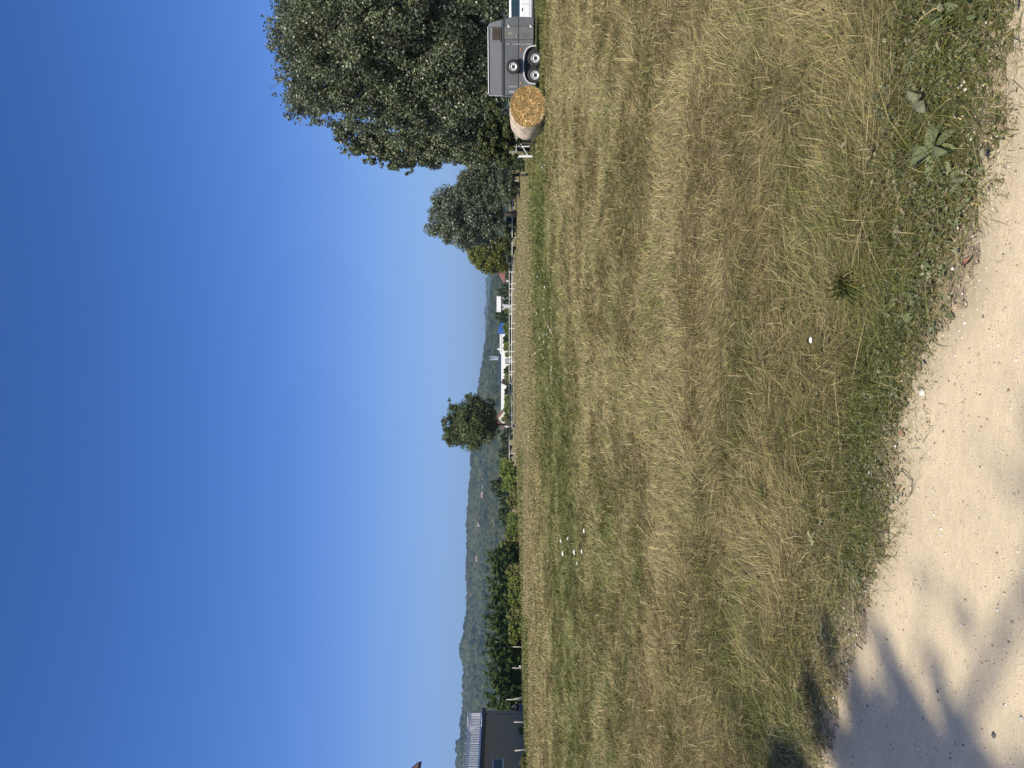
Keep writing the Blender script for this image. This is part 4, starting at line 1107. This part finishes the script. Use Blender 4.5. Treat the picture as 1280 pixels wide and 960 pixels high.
# ------------------------------------------------------------------ person crouching by the hedge
def skin(name, verts, edges, rad, m, parent=None, sub=1):
    me = bpy.data.meshes.new(name); me.from_pydata(verts, edges, []); me.update()
    o = bpy.data.objects.new(name, me); COL.objects.link(o)
    md = o.modifiers.new("skin", 'SKIN'); md.use_smooth_shade = True
    for i, r in enumerate(rad): me.skin_vertices[0].data[i].radius = (r, r)
    me.skin_vertices[0].data[0].use_root = True
    ss = o.modifiers.new("sub", 'SUBSURF'); ss.levels = sub; ss.render_levels = sub
    me.materials.append(m)
    if parent: o.parent = parent
    return o
M_skin = mat("skin", (.55, .34, .26), .6, var=.05)
M_dark = mat("dark_cloth", (.02, .022, .04), .9)
M_denim = mat("pale_blue_cloth", (.22, .28, .40), .9, var=.15)
M_cap = mat("pale_cap", (.72, .56, .52), .8)
pp = at(884, 73.0); pp.z = gz1(pp.x, pp.y)
PR = thing("person", pp, "person in dark top, pale blue trousers and pale cap crouching by the hedge", "person", rz=0.5)
V_ = [(0, 0, .42), (0, -.10, .62), (0, -.22, .84), (0, -.30, .96), (0, -.34, 1.02), (0, -.38, 1.12),          # pelvis..neck, head
      (.13, .0, .40), (.20, -.40, .50), (.17, -.22, .10), (.17, -.38, .05), (-.13, .0, .40), (-.20, -.36, .52), (-.17, -.16, .10), (-.17, -.33, .05),
      (.19, -.26, .88), (.25, -.42, .66), (.16, -.62, .52), (.14, -.70, .48), (-.19, -.26, .88), (-.26, -.44, .66), (-.16, -.64, .50), (-.13, -.72, .46)]
E_ = [(0, 1), (1, 2), (2, 3), (3, 4), (4, 5), (0, 6), (6, 7), (7, 8), (8, 9), (0, 10), (10, 11), (11, 12), (12, 13), (3, 14), (14, 15), (15, 16), (16, 17), (3, 18), (18, 19), (19, 20), (20, 21)]
Rd = [.16, .15, .16, .11, .055, .10, .12, .085, .05, .045, .12, .085, .05, .045, .065, .05, .035, .04, .065, .05, .035, .04]
skin("body", V_, E_, Rd, M_skin, PR)
skin("trousers", [(0, 0, .44), (.13, .0, .42), (.20, -.40, .51), (.17, -.20, .13), (-.13, .0, .42), (-.20, -.36, .53), (-.17, -.14, .13)], [(0, 1), (1, 2), (2, 3), (0, 4), (4, 5), (5, 6)], [.18, .14, .105, .075, .14, .105, .075], M_denim, PR)
skin("top", [(0, -.05, .54), (0, -.12, .66), (0, -.22, .84), (0, -.29, .93), (.19, -.26, .88), (.25, -.42, .67), (.18, -.58, .55), (-.19, -.26, .88), (-.26, -.44, .67), (-.18, -.60, .53)],
     [(0, 1), (1, 2), (2, 3), (2, 4), (4, 5), (5, 6), (2, 7), (7, 8), (8, 9)], [.165, .17, .18, .11, .09, .07, .055, .09, .07, .055], M_dark, PR)
mb = MB(); mb.lathe([(.001, .10), (.07, .09), (.11, .04), (.118, -.01), (.118, -.02)], Matrix.Translation((0, -.385, 1.15)) @ Matrix.Rotation(.4, 4, 'X'), 20); mb.box((0, -.52, 1.13), (.15, .12, .012), bevel=.004); mb.build("cap", M_cap, PR)
for sgn in (-1, 1):
    mb = MB(); mb.box((sgn * .17, -.34, .04), (.10, .26, .09), bevel=.03); mb.build("shoe", M_seam, PR)

# ------------------------------------------------------------------ wildflowers, weeds, stones, leaves
M_petal = mat("petals", (.80, .80, .76), .7, var=.05)
M_stem = mat("flower_stem", (.10, .14, .05), .7, var=.2)
def umbel(D, seed):
    r = random.Random(seed)
    t = thing("wildflower", (0, 0, -500), "x", "flower")
    mb = MB(); mb.tube([(0, 0, -.02), (.01, 0, .15), (0, .01, .30)], [.003, .0025, .002], 5)
    for k in range(9):
        a = k * 2.4; rr = .03 * math.sqrt(k / 9) + .006; mb.tube([(0, .01, .27), (math.cos(a) * rr, math.sin(a) * rr, .315)], [.0012, .0012], 4)
    mb.build("stem", M_stem, t)
    mb = MB()
    for k in range(34):
        a = k * 2.4; rr = .042 * math.sqrt(k / 34); z = .325 - rr * rr * 6 + r.uniform(-.004, .004)
        mb.lathe([(.001, .004), (.0075, .002), (.0085, -.003)], Matrix.Translation((math.cos(a) * rr, math.sin(a) * rr, z)) @ Matrix.Rotation(r.uniform(-.6, .6), 4, 'X'), 6)
    mb.build("flower_head", M_petal, t)
    return t
um = umbel(1, 1); ufirst = True
def flower(y, v, s, lab, grp):
    global ufirst
    D = base_d(v + 2); p = at(y, D); p.z = gz1(p.x, p.y)
    # keep the head where the photo shows it
    h = .32 * s; D2 = (CH - p.z - h) * F / (v - HZ); p = at(y, D2); p.z = gz1(p.x, p.y)
    if ufirst:
        ufirst = False; um.location = p; um.scale = (s, s, s); um["label"] = lab; um["group"] = grp; return
    dup(um, p, random.uniform(0, 6), (s, s, s), lab, grp)
for v, y, s, lab in ((698, 676, 1.15, "large white umbel flower, rightmost of the four big ones left of the meadow's middle"), (702.5, 691.5, 1.3, "largest white umbel, farthest of the three in a line"), (718, 690.5, 1.1, "white umbel in the middle of three in a line"),
                     (728, 689.5, .9, "white umbel, nearest of the three in a line"), (732.5, 663.5, .9, "white umbel to the right of the three in a line"), (722.5, 704, .7, "thin white umbel to the left of the three in a line"), (711, 673, .8, "small faint white umbel near the large one")):
    flower(y, v, s, lab, "big white umbels in the meadow")
sm = [(685.4, 407.5), (687.5, 412.5), (680, 418), (683.7, 418), (678, 427), (681, 428), (684.6, 432.7), (673, 423), (676, 436.6), (673.7, 437), (666.5, 443.7), (669, 442), (678, 444), (678.7, 447), (688.7, 462.5), (693, 479),
      (670.9, 391.9), (667.5, 388.7), (674, 358), (680.6, 358.7), (672.5, 346), (679, 386.6), (662, 629), (663.5, 634), (661, 645), (665, 641), (652.5, 580), (654, 582), (663, 574), (700, 201), (681, 206), (678.5, 209), (692.5, 212)]
for v, y in sm: flower(y, v, random.uniform(.6, 1.1) * (1.0 if v < 690 else .6), "small white flower dotted far out in the green band of the meadow", "small white flowers far out in the meadow")
flower(425, 1010, .34, "white flower cluster in the grass near the road", "near flowers"); 

# rosettes of broad leaves
def rosette(y, v, n, L, lab, up=.35, col=(.13, .16, .085), seed=1, wid=.3, nm="broadleaf_weed"):
    D = base_d(v); p = at(y, D); p.z = gz1(p.x, p.y)
    r = np.random.default_rng(seed); Vs, Fs, Cs = [], [], []
    for k in range(n):
        a = 2 * math.pi * k / n + r.normal(0, .25); l = L * r.uniform(.6, 1.1); e = max(.05, r.normal(up, .2)); w = l * wid * r.uniform(.8, 1.2)
        roll = r.normal(0, .35); S = 7; pos = np.array([0., 0., .01]); c = np.array(col) * r.uniform(.75, 1.25)
        for j in range(S + 1):
            t_ = j / S; hw = w / 2 * math.sin(math.pi * min(1, t_ * .93 + .05)) ** .8 + .0015
            d_ = np.array([math.cos(a) * math.cos(e), math.sin(a) * math.cos(e), math.sin(e)]); sd_ = np.array([-math.sin(a), math.cos(a), roll]); 
            Vs += [pos - sd_ * hw + np.array([0, 0, hw * .35]), pos.copy(), pos + sd_ * hw + np.array([0, 0, hw * .35])]
            Cs += [c, c * 1.25, c]
            if j < S:
                b = len(Vs); Fs += [[b - 3, b - 2, b + 1, b], [b - 2, b - 1, b + 2, b + 1]]
            pos = pos + d_ * l / S; e -= .13; pos[2] = max(pos[2], .006)
    o = link(nm, np_mesh(nm, np.array(Vs), 4, np.array(Fs), np.array(Cs), True), M_weed); o.location = p
    setp(o, lab, "weed", "leafy weeds along the road"); return o
M_weed = leaf_mat("weed_leaf", .2, .07, .6)
ros0 = [(188, 1178, 11, .17, "large grey-green dock plant with spreading leaves at the road's upper verge"), (228, 1205, 7, .10, "small dock plant just below the large one, close to the road"), (122, 1165, 8, .11, "broad-leaved weed beside the large dock plant, away from the road"),
       (10, 1188, 7, .11, "upright broad leaf cluster at the verge by the picture's edge"), (300, 1130, 6, .07, "small weed rosette in the verge near the tuft of long grass"), (371, 1143, 6, .075, "two-leaved pale weed close to the road bend"),
       (475, 1097, 6, .07, "pale broad-leaf seedling near the white stone"), (492, 1118, 7, .075, "bright leafy weed on the verge beside the white stone"), (500, 1085, 6, .06, "light green leaf pair behind the white stone"), (533, 1076, 5, .055, "tiny pale weed in the dark verge"),
       (620, 1040, 7, .055, "small clump of light green leaves deep in the verge"), (655, 1028, 6, .05, "small two-tone weed in the shaded verge"), (725, 1075, 9, .06, "leafy weed right at the shaded road edge"), (790, 1030, 8, .075, "broad-leaved weed in the shadow of the tree"),
       (806, 1024, 6, .06, "smaller weed beside the broad-leaved one in the shadow"), (850, 1020, 7, .06, "weed rosette at the edge of the tree's shadow"), (905, 977, 8, .08, "pale weed in the grass near the road's far left end"), (932, 984, 6, .07, "last pale weed towards the road's far left end"),
       (262, 985, 5, .07, "bright yellow-green leaves in the straw, high in the verge"), (75, 1150, 6, .08, "leafy weed above the road near the picture's edge"), (345, 1165, 5, .06, "grey weed on the dirt strip beside the road")]
ros = [(y, v, n, L * (.85 if L > .1 else .72), lab) for y, v, n, L, lab in ros0]
for i, (y, v, n, L, lab) in enumerate(ros): rosette(y, v, n, L, lab, seed=200 + i, col=(.20, .205, .12) if i % 3 else (.16, .18, .085))
for i in range(40):
    X_, Y_ = scatter_pts(1, 2.5, 4.6, 1.5); d_ = float(edge_d(X_, Y_)[0])
    if not (.05 < d_ < .9): continue
    yy = 480 - X_[0] * F / Y_[0]; vv = HZ + CH * F / Y_[0]
    o = rosette(yy, vv, 6, random.uniform(.03, .06), "tiny low weed half buried in the green verge", seed=300 + i, col=(.17, .19, .10)); o["group"] = "tiny weeds in the verge"
def tuft(y, v, n, L, lab, lean, seed, col):
    D = base_d(v); p = at(y, D); r = np.random.default_rng(seed)
    X_ = p.x + r.normal(0, .02, n); Y_ = p.y + r.normal(0, .02, n)
    o = blades("grass_tuft", X_, Y_, lean + r.normal(0, .5, n), np.abs(r.normal(.75, .3, n)), L * (.6 + .5 * r.random(n)), .0045 + .003 * r.random(n), np.full(n, col), lab, curl=.75)
    o["kind"] = "thing"; o["category"] = "grass tuft"; return o
tuft(355, 1062, 130, .22, "arching tuft of long grey-green grass close to the road bend", -1.9, 5, .08)
tuft(75, 800, 30, .55, "tall seed-headed grass stalks leaning in the upper meadow", 0.9, 6, .9)
tuft(625, 960, 90, .14, "dark green clump of grass in the middle of the straw", .5, 7, .05)
tuft(20, 1195, 60, .16, "grass tuft at the verge by the picture's edge", 2.5, 8, .2)

def stone(y, v, r, col, lab, nm="stone", flat=.7, cat="stone"):
    D = base_d(v); p = at(y, D); p.z = gz1(p.x, p.y) + r * flat * .35 + .005
    bm = bmesh.new(); bmesh.ops.create_icosphere(bm, subdivisions=3, radius=r); rr = random.Random(int(y * 7 + v))
    o_ = Vector((rr.random() * 9, rr.random() * 9, rr.random() * 9))
    from mathutils import noise as mn
    for q in bm.verts: q.co *= 1 + .35 * mn.noise(q.co / r * 1.1 + o_); q.co.z *= flat
    for f in bm.faces: f.smooth = False
    me = bpy.data.meshes.new(nm); bm.to_mesh(me); bm.free()
    o = link(nm, me, mat("stone_" + nm, col, .9, var=.2, scale=60)); o.location = p; setp(o, lab, cat); return o
stone(491, 1152, .016, (.60, .56, .48), "whitish stone lying at the bend of the road edge")
stone(593, 1090, .013, (.52, .48, .40), "pale crumbly stone half sunk in the verge")
stone(604, 1085, .009, (.55, .51, .46), "smaller white stone beside the crumbly one in the verge")
stone(920, 1240, .010, (.10, .09, .09), "dark pebble on the road between the branch shadows")
stone(900, 1275, .010, (.42, .38, .33), "light stone on the road near the branch shadow")
for y, v, col, lab in ((541, 1129, (.33, .18, .10), "orange-brown dry leaf at the road edge by the bend"), (612, 1124, (.38, .22, .13), "curled orange leaf at the road edge beside a bent twig"), (326, 1209, (.30, .14, .09), "narrow reddish leaf on the road edge")):
    D = base_d(v); p = at(y, D); p.z = gz1(p.x, p.y) + .012
    Vs, Fs = [], []
    for j in range(7):
        t_ = j / 6; hw = .008 * math.sin(math.pi * (t_ * .9 + .06)); x = (t_ - .5) * .042; z = .006 * math.sin(t_ * 3)
        Vs += [(x, -hw, z + hw * .7), (x, 0, z), (x, hw, z + hw * .7)]
        if j < 6: b = len(Vs); Fs += [[b - 3, b - 2, b + 1, b], [b - 2, b - 1, b + 2, b + 1]]
    Vs = np.array(Vs, float); top = Vs + (0, 0, .0012)
    F2 = np.concatenate([np.array(Fs), np.array(Fs)[:, ::-1] + len(Vs)])
    o = link("fallen_leaf", np_mesh("fallen_leaf", np.concatenate([top, Vs]), 4, F2, np.tile(col, (2 * len(Vs), 1)), True), M_weed); o.location = p; o.rotation_euler = (.25, .1, -.3 + y); setp(o, lab, "leaf")
D = base_d(1132); p = at(600, D); mb = MB()
q = [at(586, base_d(1126)), at(592, base_d(1133)), at(600, base_d(1139)), at(608, base_d(1142)), at(616, base_d(1138)), at(622, base_d(1135))]
mb.tube([Vector((a.x, a.y, gz1(a.x, a.y) + .012 + .01 * (k % 2))) for k, a in enumerate(q)], [.0022, .002, .002, .0018, .0015, .001], 6)
setp(mb.build("twig", M_bark), "thin bent twig on the road beside the curled orange leaf", "twig")
# litter by the post
p = at(833, 74); p.z = gz1(p.x, p.y) + .45; mb = MB(); mb.box((0, 0, 0), (.16, .1, .18), rz=.3, bevel=.03)
o = mb.build("plastic_scrap", M_white); o.location = p; setp(o, "white plastic scrap caught beside a pale post by the hedge", "litter")

# ------------------------------------------------------------------ tree whose shadow falls on the road
def lift(v, y, h):
    h = h * 1.3
    D = base_d(v); g_ = at(y, D); k = h / math.tan(ELEV)
    return Vector((g_.x + SUN_H.x * k, g_.y + SUN_H.y * k, h))
tb = Vector((-7.2, -5.8, 0))
ST = thing("roadside_tree", tb, "roadside tree behind the viewer, casting its shadow on the gravel road", "tree")
bl = []
for v, y, r, h in ((1068, 880, 26, 9.0), (1100, 865, 20, 9.3), (1095, 930, 45, 9.5), (1140, 910, 24, 8.8), (1196, 925, 26, 9.1), (1085, 780, 13, 9.4), (1098, 812, 16, 9.2), (1168, 722, 11, 9.0), (1182, 760, 15, 9.6),
                   (1200, 800, 17, 9.2), (1125, 760, 9, 9.3), (1140, 810, 14, 9.5), (1165, 850, 18, 9.4), (1220, 960, 34, 9.0), (1060, 960, 40, 9.0), (1150, 990, 60, 8.6), (1270, 985, 30, 9), (1000, 1010, 50, 9), (1110, 1060, 36, 8.6), (1250, 1050, 36, 8.2), (1000, 1060, 36, 8.8), (1110, 960, 36, 9), (1160, 945, 26, 9.1), (1215, 890, 16, 9), (1130, 860, 20, 9.1), (1120, 700, 8, 9.3), (1230, 960, 30, 8.9), (1150, 770, 9, 9), (1245, 800, 12, 9), (1092, 888, 24, 9), (1062, 825, 16, 9.1), (1196, 938, 24, 9), (1105, 795, 14, 9.2), (1180, 838, 14, 9), (1150, 735, 10, 9.1), (1082, 745, 10, 9.2), (1205, 765, 12, 9), (1135, 920, 22, 9), (1260, 700, 10, 9.2), (1030, 900, 26, 9.2), (1012, 850, 20, 9.0), (1035, 800, 18, 9.3), (1020, 760, 10, 9), (1120, 890, 30, 9.2), (1075, 930, 30, 9)):
    c = lift(v, y, h); R_ = r * base_d(v) / F * 1.35
    c -= tb; bl.append((c.x, c.y, c.z, R_ * 1.05, R_ * 1.05, R_ * .8))
for k in range(16):
    bl.append((random.uniform(-4, 1.6), random.uniform(-5, 1.5), random.uniform(10, 15), 1.3, 1.3, 1.0))
crown(ST, "crown", bl[-16:], 4500, .11, P_yg, 61, clumps=16, cr=.45, shell=(.1, 1.0))
crown(ST, "leaf_spray", bl[:-16], 13500, .06, P_yg, 62, clumps=10, cr=.6, shell=(.1, 1.0))
mb = MB(); mb.tube([(0, 0, -.1), (.1, .1, 3), (.3, .4, 6.5), (.6, .8, 10.5), (.5, .9, 14.5)], [.26, .2, .16, .10, .03], 10)
def limb(pts, r0):
    mb.tube(pts, [r0 * (1 - .75 * i / (len(pts) - 1)) for i in range(len(pts))], 7)
a1 = lift(1290, 725, 9.2) - tb; a2 = lift(1237, 837, 9.1) - tb; a3 = lift(1196, 915, 9.0) - tb; a4 = lift(1150, 990, 8.6) - tb
limb([Vector((.45, .6, 8.6)), a4, a3, a2, a1, a1 + (a1 - a2) * .8], .06)
for v, y, h in ((1095, 930, 9.4), (1085, 780, 9.4), (1168, 722, 9.0), (1165, 850, 9.3)):
    e_ = lift(v, y, h) - tb; limb([a4, a4.lerp(e_, .5) + Vector((0, 0, .15)), e_], .016)
for q in bl[-16:]: limb([Vector((.5, .7, 8)), Vector(q[:3]) * .6 + Vector((.2, .3, 2.6)), Vector(q[:3])], .05)
mb.build("trunk", M_bark, ST)
